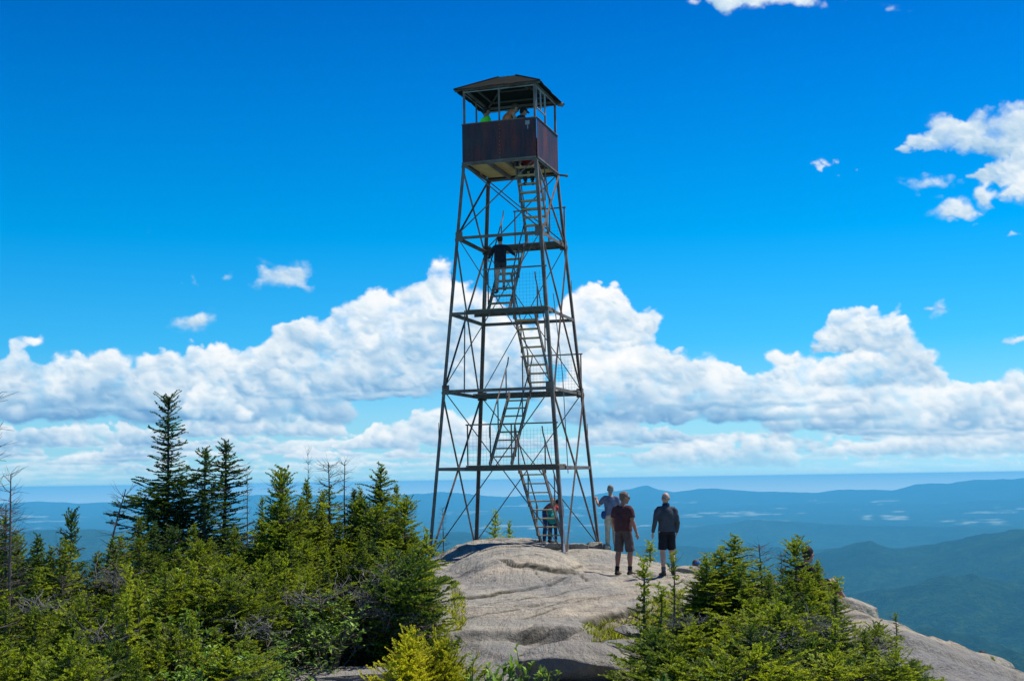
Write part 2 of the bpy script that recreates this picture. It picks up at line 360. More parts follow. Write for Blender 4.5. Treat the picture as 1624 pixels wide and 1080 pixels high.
def rockmat():
    m = NT('granite'); p = m.pos()
    big = m.noise(p, .33, 5, .6, .3); mid = m.noise(p, 1.7, 6, .65, .2); fine = m.noise(p, 22, 6, .75); speck = m.noise(p, 75, 3, .8)
    mp = m.n('ShaderNodeMapping'); mp.inputs['Rotation'].default_value = (0, 0, R(22)); mp.inputs['Scale'].default_value = (4.2, .55, 2.); m.l(p, mp.inputs[0])
    streak = m.noise(mp.outputs[0], 1.1, 7, .72, .5)
    c = m.ramp(big, [(.30, (.34, .312, .255)), (.50, (.43, .39, .31)), (.68, (.55, .455, .325))])
    c = m.mix(.75, c, m.ramp(mid, [(.28, .45), (.48, .88), (.75, 1.0)]), 'MULTIPLY')
    c = m.mix(.8, c, m.ramp(streak, [(.32, .38), (.45, .93), (.8, 1.0)]), 'MULTIPLY')
    # dark lichen speckle, denser where the mid noise is low
    li = m.math('MULTIPLY', m.ramp(fine, [(.50, 0.), (.60, 1.)]), m.ramp(mid, [(.38, 1.), (.62, .12)]))
    c = m.mix(m.math('MULTIPLY', li, .8), c, (.075, .072, .068))
    pat = m.noise(p, .55, 6, .7, .6); c = m.mix(m.ramp(pat, [(.50, 0.), (.60, .55)]), c, m.mix(m.ramp(fine, [(.4, 0.), (.62, 1.)]), (.15, .148, .14), (.30, .29, .265)))
    c = m.mix(m.ramp(speck, [(.60, 0.), (.72, .55)]), c, (.52, .46, .38))
    c = m.mix(m.ramp(speck, [(.30, .55), (.40, 0.)]), c, (.12, .10, .09))
    # the cracks and step edges are coloured dark brown to olive
    g = m.n('ShaderNodeAttribute', attribute_name='crack').outputs['Fac']
    c = m.mix(g, c, m.mix(m.noise(p, 9, 3), (.018, .016, .013), (.05, .05, .03)))
    w = m.n('ShaderNodeAttribute', attribute_name='greyness').outputs['Fac']
    c = m.mix(m.math('MULTIPLY', w, m.ramp(m.noise(p, 2.4, 6, .7), [(.36, .35), (.58, 1.)])), c, m.mix(m.ramp(fine, [(.4, 0.), (.6, 1.)]), (.115, .115, .115), (.26, .255, .25)))  # mixes in a patchy grey rock tone, strongest on the near slabs
    s_ = m.n('ShaderNodeAttribute', attribute_name='soil').outputs['Fac']
    sc = m.ramp(m.noise(p, 3.5, 6, .7), [(.32, (.035, .026, .014)), (.50, (.085, .075, .022)), (.66, (.17, .15, .035))])
    c = m.mix(s_, c, sc)
    m.col(c); m.rough(.95); m.b.inputs['Specular IOR Level'].default_value = .10
    h = m.math('ADD', m.math('MULTIPLY', mid, 1.5), m.math('ADD', m.math('MULTIPLY', fine, .28), m.math('MULTIPLY', streak, .9)))
    m.bump(h, .15, .95)
    return m.m
M['rock'] = rockmat()
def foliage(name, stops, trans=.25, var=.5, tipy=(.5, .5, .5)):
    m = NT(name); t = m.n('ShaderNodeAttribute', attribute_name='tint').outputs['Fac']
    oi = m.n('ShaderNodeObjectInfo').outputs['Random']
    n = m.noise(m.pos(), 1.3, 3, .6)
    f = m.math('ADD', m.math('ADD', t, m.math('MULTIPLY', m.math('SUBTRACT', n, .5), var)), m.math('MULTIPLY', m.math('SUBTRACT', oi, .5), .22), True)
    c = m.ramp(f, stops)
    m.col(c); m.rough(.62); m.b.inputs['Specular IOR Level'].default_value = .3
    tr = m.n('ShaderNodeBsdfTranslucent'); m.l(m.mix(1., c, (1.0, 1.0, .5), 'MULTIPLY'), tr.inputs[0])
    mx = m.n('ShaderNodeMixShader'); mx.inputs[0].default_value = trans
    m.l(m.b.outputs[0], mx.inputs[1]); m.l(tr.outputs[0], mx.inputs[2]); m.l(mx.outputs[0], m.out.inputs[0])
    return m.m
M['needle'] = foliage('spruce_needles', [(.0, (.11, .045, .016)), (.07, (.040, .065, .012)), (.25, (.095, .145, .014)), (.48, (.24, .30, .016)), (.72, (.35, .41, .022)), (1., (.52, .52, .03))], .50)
M['needle_dark'] = foliage('dark_spruce_needles', [(.0, (.05, .022, .012)), (.06, (.020, .045, .016)), (.35, (.048, .098, .018)), (.65, (.13, .20, .02)), (1., (.30, .36, .024))], .42)
M['needle_gold'] = foliage('golden_needles', [(.0, (.05, .06, .01)), (.25, (.13, .17, .012)), (.55, (.42, .44, .02)), (1., (.74, .66, .03))], .5)
M['leaf'] = foliage('broad_leaves', [(.0, (.03, .055, .012)), (.4, (.08, .17, .02)), (.75, (.20, .35, .03)), (1., (.40, .55, .09))], .3)
def bark(name, a, b):
    m = NT(name); p = m.co(); n = m.noise(p, 14, 5, .7, 0, (1, 1, .35)); m.col(m.ramp(n, [(.3, a), (.7, b)])); m.rough(.9); m.bump(n, .01, .7); return m.m
M['bark'] = bark('spruce_bark', (.045, .036, .030), (.17, .14, .12))
M['deadwood'] = bark('bleached_deadwood', (.09, .08, .072), (.30, .27, .24))
M['deadbrown'] = bark('dead_brown_twigs', (.06, .045, .04), (.17, .13, .11))
# ------------------------------------------------------------------ the summit ledges (bare granite, soil under the thickets)
class VN:
    """lattice value noise on arrays"""
    def __init__(s, seed): s.g = np.random.default_rng(seed).random((256, 256))
    def __call__(s, x, y):
        xi = np.floor(x).astype(int); yi = np.floor(y).astype(int); tx = x-xi; ty = y-yi
        tx = tx*tx*tx*(tx*(tx*6-15)+10); ty = ty*ty*ty*(ty*(ty*6-15)+10); g = s.g; a = xi & 255; b = yi & 255; a1 = (a+1) & 255; b1 = (b+1) & 255
        return (g[b, a]*(1-tx)+g[b, a1]*tx)*(1-ty)+(g[b1, a]*(1-tx)+g[b1, a1]*tx)*ty-.5
    def fbm(s, x, y, o=5, gain=.5):
        t = 0; a = 1
        for i in range(o): t = t+a*s(x*2**i+i*17.3, y*2**i+i*9.1); a *= gain
        return t
N1, N2, N3 = VN(1), VN(2), VN(3)
def sstep(a, b, x):
    t = np.clip((x-a)/(b-a), 0, 1); return t*t*(3-2*t)
EDGE = [(-16, 3), (-14.5, 14), (-11, 24), (-7, 30), (-3.0, 35), (-2.5, 38.6), (-.6, 40.2), (1.2, 40.3), (2.7, 39.2), (3.5, 36.6), (4.1, 33), (4.5, 29.5), (5.5, 25), (6.5, 22.6), (7.3, 20), (8.4, 17), (9.5, 11), (10, 3)]
def inside(x, y, P):
    r = np.zeros(x.shape, bool); n = len(P)
    for i in range(n):
        (x0, y0), (x1, y1) = P[i], P[(i+1) % n]
        if y0 == y1: continue
        c = ((y0 > y) != (y1 > y)) & (x < (x1-x0)*(y-y0)/(y1-y0)+x0); r ^= c
    return r
def dist_line(x, y, P, closed=False):
    d = np.full(x.shape, 1e9); n = len(P)
    for i in range(n if closed else n-1):
        (x0, y0), (x1, y1) = P[i][:2], P[(i+1) % n][:2]
        dx, dy = x1-x0, y1-y0; t = np.clip(((x-x0)*dx+(y-y0)*dy)/(dx*dx+dy*dy+1e-9), 0, 1)
        d = np.minimum(d, np.hypot(x-x0-t*dx, y-y0-t*dy))
    return d
def dome(x, y, cx, cy, rx, ry, top, base, p=2.5, rot=0):
    c, s = math.cos(rot), math.sin(rot); X = (x-cx)*c+(y-cy)*s; Y = -(x-cx)*s+(y-cy)*c
    wob = 1+.16*N2(x*.8+5, y*.8); r = np.sqrt((X/rx)**2+(Y/ry)**2)*wob
    return base+(top-base)*(1-r**p)
def smax(a, b, k=.06):
    h = np.clip(.5+.5*(a-b)/k, 0, 1); return b*(1-h)+a*h+k*h*(1-h)
def H0(x, y):
    x = np.asarray(x, float); y = np.asarray(y, float)
    h = -2.10-.012*np.clip(20-y, 0, 20)+.05*N1.fbm(x*.35, y*.25, 3)
    h = h+.05*sstep(24, 19, y)*sstep(-1.5, .5, x)*(1-sstep(2, 4, x))          # slab swells towards its right side
    h = h-.11*np.clip(-x-2.4, 0, 9)-.42*np.clip(x-5.2, 0, 6)**1.0*.8
    h = h-.13*sstep(18.1, 17.8, y+.35*N1(x*.9, y*.3)+.25*x*.5)*sstep(-3.5, -1.5, x)                         # ledge step of the lower slab
    h = h-.05*sstep(15.6, 15.2, y-.4*x+.3*N1(x*1.1, 3))
    h = smax(h, dome(x, y, .05, 31.4, 1.95, 5.6, -1.66, -2.42, 2.8), .03)
    h = smax(h, dome(x, y, 1.25, 28.0, 1.15, 2.6, -1.99, -2.36, 3), .02)
    h = smax(h, dome(x, y, -.25, 37.7, 2.35, 3.2, -1.68, -2.34), .05)
    h = smax(h, dome(x, y, 2.1, 36.2, 2.0, 3.6, -1.90, -2.25), .10)
    h = smax(h, dome(x, y, 6.1, 21.2, 1.1, 2.3, -2.42, -3.3, 2.2, .3), .08)
    h = smax(h, dome(x, y, 6.7, 19.4, 1.9, 2.2, -2.72, -3.6, 2.2, .4), .08)
    P = EDGE; d = dist_line(x, y, P); ins = inside(x, y, P+[(10, -20), (-16, -20)]); d = np.where(ins, 0, d)
    rim = np.where(ins, dist_line(x, y, P), 0)
    h = h-.32*np.exp(-(rim/.9)**2)*.6-.20*(d > 0)-(1.1*d+.28*d*d)
    return h
def ground_hit(px, py, fn=None):
    fn = fn or H0; a, b, c = ray(px, py); t = np.arange(6, 60, .02); xs = a/b*t; zs = c/b*t
    i = np.argmax(fn(xs, t) > zs); return float(xs[i]), float(t[i])
CR = [  # cracks seen in the granite: polyline (photo), half width, depth
 ([(795, 889), (818, 893), (842, 896), (870, 903), (908, 906)], .045, .09), ([(842, 896), (850, 908), (868, 924)], .022, .05), ([(905, 903), (918, 912), (930, 922)], .04, .08),
 ([(905, 905), (935, 904), (965, 905), (990, 908)], .02, .04), ([(735, 948), (790, 941), (868, 927), (900, 913)], .05, .06),
 ([(752, 962), (800, 955), (860, 948), (930, 935)], .02, .02), ([(740, 985), (800, 972), (850, 968), (905, 950)], .025, .03), ([(830, 985), (860, 975), (890, 965)], .02, .03),
 ([(815, 1006), (848, 1010), (880, 1009), (915, 1003)], .05, .10), ([(730, 1010), (775, 1007), (815, 1008)], .02, .04), ([(925, 990), (955, 978), (985, 972), (1013, 956)], .07, .16),
 ([(840, 1028), (860, 1020), (880, 1019)], .06, .07), ([(1070, 917), (1110, 924), (1150, 928)], .03, .05), ([(540, 1068), (600, 1058), (650, 1040)], .05, .07), ([(600, 1078), (640, 1066), (700, 1050)], .03, .05)]
CRW = [([ground_hit(*q) for q in P], w, dd) for P, w, dd in CR]
SOIL = [[(-200, 800), (640, 800), (700, 868), (716, 900), (728, 936), (738, 962), (738, 1000), (690, 1020), (640, 1034), (570, 1042), (500, 1062), (420, 1085), (100, 1400), (-400, 1400)],
        [(922, 1000), (934, 985), (968, 975), (1004, 972), (1030, 952), (1080, 938), (1120, 912), (1160, 912), (1260, 925), (1330, 958), (1352, 990), (1390, 1040), (1400, 1085), (1500, 1200), (900, 1500), (930, 1062), (960, 1030), (930, 1016)]]
SOILW = [[ground_hit(max(-200, min(1800, a)), min(b, 1090)) if b > 860 else ((a-812)/F*34, 34) for a, b in P] for P in SOIL]
def Hfull(x, y):
    x = np.asarray(x, float); y = np.asarray(y, float); h = H0(x, y)
    wx, wy = x+.09*N2.fbm(x*2.3, y*2.3, 3), y+.22*N3.fbm(x*2.3, y*1.3, 3)
    soil = np.zeros(x.shape)
    for P in SOILW:
        s = np.where(inside(wx, wy, P), 1., 0.)*sstep(.0, .35, dist_line(wx, wy, P, True)); soil = np.maximum(soil, s)
    crack = np.zeros(x.shape)
    for P, w, dd in CRW:
        d = dist_line(x+.05*N2.fbm(x*3, y*3, 2), y+.16*N3.fbm(x*3, y*2, 2), P); k = np.exp(-(d/w)**2); crack = np.maximum(crack, k); h = h-dd*k*.5
        xs_ = [q[0] for q in P]
        if xs_ == sorted(xs_) and xs_[-1]-xs_[0] > .35:      # a joint that also offsets the slab in front of it
            wob = .10*N3.fbm(x*2.6, y*.4+w*50, 3); s_ = np.interp(x, xs_, [q[1] for q in P])+wob-y
            env = sstep(xs_[0]-.12, xs_[0]+.15, x)*sstep(xs_[-1]+.12, xs_[-1]-.15, x); on = sstep(-.03, .03, s_)*env
            h = h-(dd*.9 if dd > .055 else dd*.25)*on*np.exp(-np.clip(s_, 0, 9)/1.3); crack = np.maximum(crack, env*np.exp(-((s_-.03)/.075)**2)*(.95 if dd > .055 else .6))
    h = h-.16*soil+.05*soil*N1.fbm(x*3, y*3, 3)
    # glacial polish: long low ripples and exfoliation steps
    h = h+.034*N2.fbm(x*1.9+.45*y, y*.5, 6, .58)+.014*N3.fbm(x*7, y*4, 3)
    rr = N3(x*.5+.22*y+9, y*.30+4)+.3*N1(x*1.6, y*.9); h = h+.042*sstep(.0, .025, rr)*sstep(12, 15, y)
    r2 = N2(x*.35-.3*y+3, y*.22+1)+.25*N3(x*2.1, y*1.2); h = h+.03*sstep(.05, .07, r2)
    crack = np.maximum(crack, .75*np.exp(-((rr-.012)/.016)**2)*sstep(-.2, .2, N1(x*1.3, y*.7)+.15)); crack = np.maximum(crack, .6*np.exp(-((r2-.06)/.012)**2)*sstep(-.1, .2, N1(x*1.1+7, y*.6)))
    greyness = np.clip(sstep(19., 16.8, y+.4*N1(x, y*.5))*.9+sstep(-1.93, -2.12, h)*(np.abs(x-.0) < 1.9)*(np.abs(y-27.5) < 2.2)*.5, 0, 1)
    return h, crack, soil, greyness
def H(x, y): return float(H0(np.array([x]), np.array([y]))[0])
gx = np.concatenate([np.arange(-24, -6, .16), np.arange(-6, 10, .055), np.arange(10, 22, .16)]); gy = np.concatenate([np.arange(3, 12, .14), np.arange(12, 32, .07), np.arange(32, 50, .09)])
GX, GY = np.meshgrid(gx, gy); hz, ck, so, we = Hfull(GX, GY)
nx, ny = len(gx), len(gy); idx = np.arange(nx*ny).reshape(ny, nx)
Q = np.stack([idx[:-1, :-1], idx[:-1, 1:], idx[1:, 1:], idx[1:, :-1]], -1).reshape(-1, 4)
me = npmesh('ground', np.stack([GX, GY, hz], -1).reshape(-1, 3), Q, dict(crack=ck.ravel(), soil=so.ravel(), greyness=we.ravel()), True)
ground = tag(link('ground', me, M['rock']), kind='structure')

# ------------------------------------------------------------------ valley, hills and the far ranges
def hillmat():
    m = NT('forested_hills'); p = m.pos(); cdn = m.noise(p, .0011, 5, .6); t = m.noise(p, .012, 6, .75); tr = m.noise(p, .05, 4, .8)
    c = m.ramp(t, [(.34, (.010, .022, .010)), (.5, (.024, .052, .016)), (.68, (.055, .105, .022))])
    c = m.mix(.85, c, m.ramp(tr, [(.36, .12), (.6, 1.0)]), 'MULTIPLY')
    c = m.mix(.8, c, m.ramp(cdn, [(.38, .35), (.55, 1.0)]), 'MULTIPLY')  # broad mottling stands for cloud shadows, painted into the forest colour
    f = m.n('ShaderNodeAttribute', attribute_name='field').outputs['Fac']
    c = m.mix(f, c, m.ramp(cdn, [(.35, (.24, .28, .14)), (.6, (.50, .50, .38))]))
    m.col(c); m.rough(1.0); m.b.inputs['Specular IOR Level'].default_value = .0; m.bump(tr, 22, .9); return m.m
naz, nr = 1100, 460
A = np.linspace(R(-62), R(62), naz); Rr = np.geomspace(60, 33500, nr); AA, RR = np.meshgrid(A, Rr)
TX, TY = RR*np.sin(AA), RR*np.cos(AA)
def prof(pts, dist):
    """crest heights of a ridge at `dist` from the skyline it draws in the photograph, by azimuth"""
    a = [math.atan2(ray(q[0], q[1])[0], ray(q[0], q[1])[1]) for q in pts]
    z = [ray(*q)[2]/math.hypot(*ray(*q)[:2])*dist for q in pts]
    return np.interp(A, a, z)
BASEZ = -850.+330.*sstep(9000, 27000, RR)
z = BASEZ+26*N1.fbm(TX/2600+40, TY/2600+40, 5)
z = np.maximum(z, -28-np.minimum(RR, 5000)*.52+.00005*np.minimum(RR, 5000)**2-40*np.abs(N2.fbm(TX/700, TY/700, 4)))
def ridge(pts, dist, wn_, wf, rough, seed):
    global z
    n = VN(seed); c = prof(pts, dist)[None, :]; c = c+rough*n.fbm(TX/ (dist*.022)+9, TY/(dist*.022)+9, 5, .52)
    t = np.where(RR < dist, (dist-RR)/wn_, (RR-dist)/wf); s = np.exp(-t**2*1.1)
    z = np.maximum(z, BASEZ-60+(c-BASEZ+60)*s)
ridge([(-400, 905), (-60, 885), (95, 900), (130, 896), (205, 880), (260, 900), (330, 960), (2200, 1100)], 4300, 1000, 900, 26, 11)
ridge([(-600, 870), (0, 850), (80, 842), (150, 840), (230, 848), (300, 858), (420, 862), (560, 880), (640, 872), (700, 846), (735, 843), (770, 850), (850, 868), (2200, 900)], 11000, 2000, 2200, 40, 12)
ridge([(800, 980), (1000, 950), (1120, 925), (1230, 900), (1290, 882), (1340, 868), (1378, 862), (1420, 870), (1470, 869), (1510, 862), (1560, 850), (1600, 844), (1640, 840), (1760, 836), (2100, 880)], 9000, 2100, 1800, 34, 13)
ridge([(1150, 1010), (1250, 980), (1340, 950), (1440, 932), (1500, 918), (1560, 922), (1624, 930), (1800, 915), (2100, 950)], 6500, 1000, 1000, 40, 14)
ridge([(1180, 1100), (1300, 1040), (1400, 1010), (1480, 1000), (1560, 1022), (1624, 1040), (1800, 1000), (2100, 1040)], 4900, 800, 800, 36, 15)
ridge([(-400, 862), (700, 862), (960, 850), (1080, 840), (1150, 830), (1200, 824), (1250, 826), (1300, 831), (1400, 836), (1700, 840), (2100, 850)], 15500, 1600, 2200, 30, 16)
ridge([(-600, 826), (200, 822), (420, 812), (560, 806), (640, 810), (960, 812), (1100, 806), (1300, 808), (1420, 800), (1624, 792), (2200, 790)], 24000, 1800, 1800, 50, 17)
ridge([(-800, 802), (0, 798), (60, 795), (140, 799), (220, 795), (330, 790), (440, 784), (520, 787), (640, 786), (700, 781), (740, 784), (800, 789), (860, 786), (930, 788), (970, 781), (1000, 777), (1026, 770), (1045, 777), (1070, 781), (1112, 775), (1160, 776), (1220, 780), (1290, 783), (1340, 777), (1400, 777), (1415, 777), (1450, 767), (1500, 768), (1545, 762), (1590, 759), (1624, 759), (1800, 752), (2300, 775)], 30000, 3600, 3000, 50, 18)
flat = np.exp(-((z-BASEZ)/30)**2)
fn_ = N2.fbm(TX/900+3, TY/900+8, 5, .6)+.4*N3(TX/260, TY/260); field = sstep(.26, .44, fn_)*sstep(-.25, .15, N1(TX/170, TY/170))*.8*sstep(.2, .7, flat)*sstep(6500, 9500, RR)
idx = np.arange(naz*nr).reshape(nr, naz); Q = np.stack([idx[:-1, :-1], idx[:-1, 1:], idx[1:, 1:], idx[1:, :-1]], -1).reshape(-1, 4)
me = npmesh('hills', np.stack([TX, TY, z], -1).reshape(-1, 3), Q, dict(field=field.ravel()), True)
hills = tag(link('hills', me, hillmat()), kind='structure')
ZLOW = float(min(z.min(), hz.min()))
# the air: one closed box of even blue haze
HZ = dict(color=(.14, .64, 1.0), density=5.4e-5)
hb = MB().box((-31000, -400, ZLOW-1.5), (31000, 34500, 12.6)); haze = hb.build('haze'); tag(haze, kind='stuff')
hm = bpy.data.materials.new('haze'); hm.use_nodes = True; ht = hm.node_tree; ht.nodes.clear()
ho = ht.nodes.new('ShaderNodeOutputMaterial'); pv = ht.nodes.new('ShaderNodeVolumePrincipled')
pv.inputs['Color'].default_value = HZ['color']+(1,); pv.inputs['Density'].default_value = HZ['density']; pv.inputs['Anisotropy'].default_value = 0.0
ht.links.new(pv.outputs[0], ho.inputs['Volume']); haze.data.materials.append(hm)
# ------------------------------------------------------------------ the fire tower
TX0, TY0, TZ0, TYAW = .0546, 36.481, -1.90, -.3083
tower = thing('fire_tower', 'tall rusty steel lattice lookout tower with a roofed cab standing on the bare summit rock', 'fire tower', (TX0, TY0, TZ0), TYAW)
cT, sT = math.cos(TYAW), math.sin(TYAW)
def t2w(x, y, z): return Vector((TX0+x*cT-y*sT, TY0+x*sT+y*cT, TZ0+z))
def w2t(x, y): x -= TX0; y -= TY0; return x*cT+y*sT, -x*sT+y*cT
L = [0, 2.257, 4.361, 6.502, 8.636, 10.725]            # base, four girt levels, cab floor
def hw(z): return .5*(3.459+(2.186-3.459)*(z-2.257)/(10.725-2.257))
CORN = [(-1, -1), (1, -1), (1, 1), (-1, 1)]
def cp(i, z, inset=0.): sx, sy = CORN[i]; h = hw(z)-inset; return Vector((sx*h, sy*h, z))
legbase = []
for i, (sx, sy) in enumerate(CORN):
    w = t2w(sx*hw(0), sy*hw(0), 0); zg = H(w.x, w.y)-TZ0; legbase.append(zg)
    m = MB(); m.angle(cp(i, zg-.05), cp(i, L[5]-.002), .092, .013, (-sx, 0, 0), (0, -sy, 0))
    for zz in (L[1]+1.0, L[3]+.9):                      # splice plates with bolts
        p = cp(i, zz); m.box((p.x-.012 if sx < 0 else p.x, p.y-.012 if sy < 0 else p.y, zz-.22), (p.x if sx < 0 else p.x+.012, p.y if sy < 0 else p.y+.012, zz+.22))
    lg = m.build('leg', M['steel'], tower)
    b = MB(); p = cp(i, zg)
    b.box((p.x-.17, p.y-.17, zg-.06), (p.x+.17, p.y+.17, zg+.03)); b.box((p.x-sx*.12-.05, p.y-sy*.12-.05, zg+.03), (p.x-sx*.12+.05, p.y-sy*.12+.05, zg+.10))
    b.build('footing_plate', M['steel_light'], lg, .01)
for k in range(1, 6):                                   # girts
    for i in range(4):
        j = (i+1) % 4; a = cp(i, L[k], .02); b = cp(j, L[k], .02); n = Vector((CORN[i][0]+CORN[j][0], CORN[i][1]+CORN[j][1], 0)).normalized()
        d = (b-a).normalized(); th = .085 if k < 5 else .06
        MB().angle(a+d*.02+n*.012, b-d*.02+n*.012, th, .011, -n, (0, 0, -1)).build('girt', M['steel'], tower)
def zleg(i): return legbase[i]+.12
for (k0, k1) in ((0, 2), (2, 4), (4, 5)):               # each face is crossed by one pair of long angles per panel
    for i in range(4):
        j = (i+1) % 4; n = Vector((CORN[i][0]+CORN[j][0], CORN[i][1]+CORN[j][1], 0)).normalized()
        for q, (a_, b_) in enumerate(((i, j), (j, i))):
            p = cp(a_, zleg(a_) if k0 == 0 else L[k0]+.04, .05)+n*(.052 if q == 0 else .026); e2 = cp(b_, L[k1]-.05, .05)+n*(.052 if q == 0 else .026)
            sag = Vector((0, 0, 0)); MB().angle(p, e2, .046, .007, n*(-1 if q else 1), (0, 0, 1)).build('brace', M['steel'], tower)
for k in range(1, 5):                                   # gusset plates where braces meet the legs
    if k in (2, 4):
        for i in range(4):
            sx, sy = CORN[i]; p = cp(i, L[k]); g = MB()
            g.box((min(p.x, p.x-sx*.20), p.y+(sy*.003 if sy > 0 else -.013), p.z-.13), (max(p.x, p.x-sx*.20), p.y+(.013 if sy > 0 else -.003), p.z+.13))
            g.box((p.x+(.003 if sx > 0 else -.013), min(p.y, p.y-sy*.20), p.z-.13), (p.x+(.013 if sx > 0 else -.003), max(p.y, p.y-sy*.20), p.z+.13))
            g.build('gusset_plate', M['steel'], tower)
# landings: alternate front and back
def landing(k, front, x0, x1, dep, xr=None):
    z = L[k]; h = hw(z); y0, y1 = (-h-.03, -h+dep) if front else (h-dep, h+.03)
    e = empty('landing'); e.parent = tower
    m = MB(); n = 4; wdt = (y1-y0)/n
    for i in range(n): m.box((x0+.01*(i % 2), y0+i*wdt+.006, z+.008), (x1-.012*(i % 3), y0+(i+1)*wdt-.006, z+.046))
    m.build('decking', M['plank'], e, .004)
    f = MB()
    for y in (y0+.03, y1-.03): f.box((x0-.02, y-.03, z-.082), (x1+.02, y+.03, z+.006))
    x = x0+.15
    while x < x1: f.box((x-.025, y0+.061, z-.065), (x+.025, y1-.061, z+.005)); x += .62
    f.build('bearer', M['beam'], e, .004)
    # guard rail on the outer side with wire netting
    x0 = x0 if xr is None else xr
    ye = y0+.02 if front else y1-.02; top = z+1.13
    r = MB(); r.beam((x0, ye, top), (x1, ye, top), .036, .036)
    for x in (x0+.05, (x0+x1)/2, x1-.05): r.beam((x, ye, z+.05), (x, ye, top-.019), .032, .032, (0, 1, 0))
    r.build('guard_rail', M['steel'], e)
    w = MB(); s_ = .095
    xx = x0+.1
    while xx < x1-.06: w.beam((xx, ye+.02, z+.06), (xx, ye+.02, top-.12), .0032, .0032, (0, 1, 0)); xx += s_
    zz = z+.08
    while zz < top-.12: w.beam((x0+.06, ye+.026, zz), (x1-.06, ye+.026, zz), .0032, .0032); zz += s_
    w.build('wire_netting', M['wire'], e)
    return e
landing(1, True, -.85, hw(L[1]), .72); landing(2, False, -hw(L[2]), hw(L[2]), .66, -.30); landing(3, True, -hw(L[3])*.62, hw(L[3]), .66, -.42); landing(4, False, -.45, hw(L[4]), .60, -.36)
# stair flights: odd ones climb towards the viewer on the right, even ones away from the viewer left of the middle
def flight(z0, z1, xc, y0, y1, n, wd=.62, name='stair_flight'):
    e = empty(name); e.parent = tower
    up = Vector((0, y1-y0, z1-z0)).normalized(); nrm = Vector((0, -(z1-z0), y1-y0)).normalized()
    for s_ in (-1, 1):
        x = xc+s_*wd/2
        m = MB(); m.beam((x, y0, z0), (x, y1, z1), .032, .15, nrm); m.build('stringer', M['steel'], e)
    for i in range(n):
        t = (i+1)/(n+1); y = y0+(y1-y0)*t; z = z0+(z1-z0)*t
        MB().box((xc-wd/2+.017, y-.105, z-.018), (xc+wd/2-.017, y+.105, z+.018)).build('tread', M['tread'], e, .004)
    for s_ in (-1, 1):
        x = xc+s_*(wd/2+.05); off = Vector((0, 0, .86))
        a = Vector((x, y0, z0))+(up*.25)+off; b = Vector((x, y1, z1))+off*.98+up*.05
        m = MB(); m.tube([a-Vector((0, 0, .3)), a, a.lerp(b, .5), b, b+Vector((0, 0, .10))+up*.1], .019, 6)
        for t in (.12, .5, .92):
            p = Vector((x, y0, z0)).lerp(Vector((x, y1, z1)), t); m.beam(p+Vector((0, 0, -.03)), p+Vector((0, 0, .86)), .03, .03, (1, 0, 0))
        m.build('handrail', M['steel'], e)
    return e
g1 = H(*t2w(.55, .95, 0)[:2])-TZ0
FL1 = flight(g1-.02, L[1]+.02, .72, 1.05, -.98, 8, .66)
FL2 = flight(L[1]+.05, L[2]+.02, -.12, -1.0, .86, 8, .62)
FL3 = flight(L[2]+.05, L[3]+.02, .56, .80, -.78, 8, .60)
FL4 = flight(L[3]+.05, L[4]+.02, -.16, -.86, .74, 8, .62)
FL5 = flight(L[4]+.05, L[5]+.14, .60, .60, -.50, 9, .66)
m = MB(); m.tube([(-1.18, -.9, L[2]-.05), (-1.12, -.95, L[3]+.1)], .02, 6); m.build('conduit', M['steel'], tower)
m = MB(); m.tube([(1.45, .2, L[1]-.2), (1.35, .2, L[2]+.4), (1.12, .2, L[3]+.6)], .014, 6); m.build('conduit', M['steel_light'], tower)
# ---- the cab
ch = 1.065; zf = L[5]; ztop = 11.842; zh = 12.90         # floor, top of the parapet sheets, header
cab = empty('cab', (0, 0, 0)); cab.parent = tower
fl = MB(); y = -ch+.02; i = 0
hx0, hx1, hy0, hy1 = .22, .99, -1.0, .12                 # hatch where the top flight comes through
while y < ch-.05:
    y1 = min(y+.132, ch-.02)
    if y1 > hy0 and y < hy1: segs = [(-ch+.02, hx0), (hx1, ch-.02)]
    else: segs = [(-ch+.02, ch-.02)]
    for a_, b_ in segs: fl.box((a_, y+.008, zf+.06), (b_, y1-.008, zf+.095))
    y = y1; i += 1
fl.build('floor_planking', M['floor_plank'], cab, .003)
for x in (-.36, .18): MB().box((x-.035, -ch+.02, zf-.05), (x+.035, ch-.02, zf+.058)).build('floor_joist', M['steel'], cab)
MB().box((.21, hy1+.02, zf-.04), (ch-.02, hy1+.09, zf+.058)).build('floor_joist', M['steel'], cab)
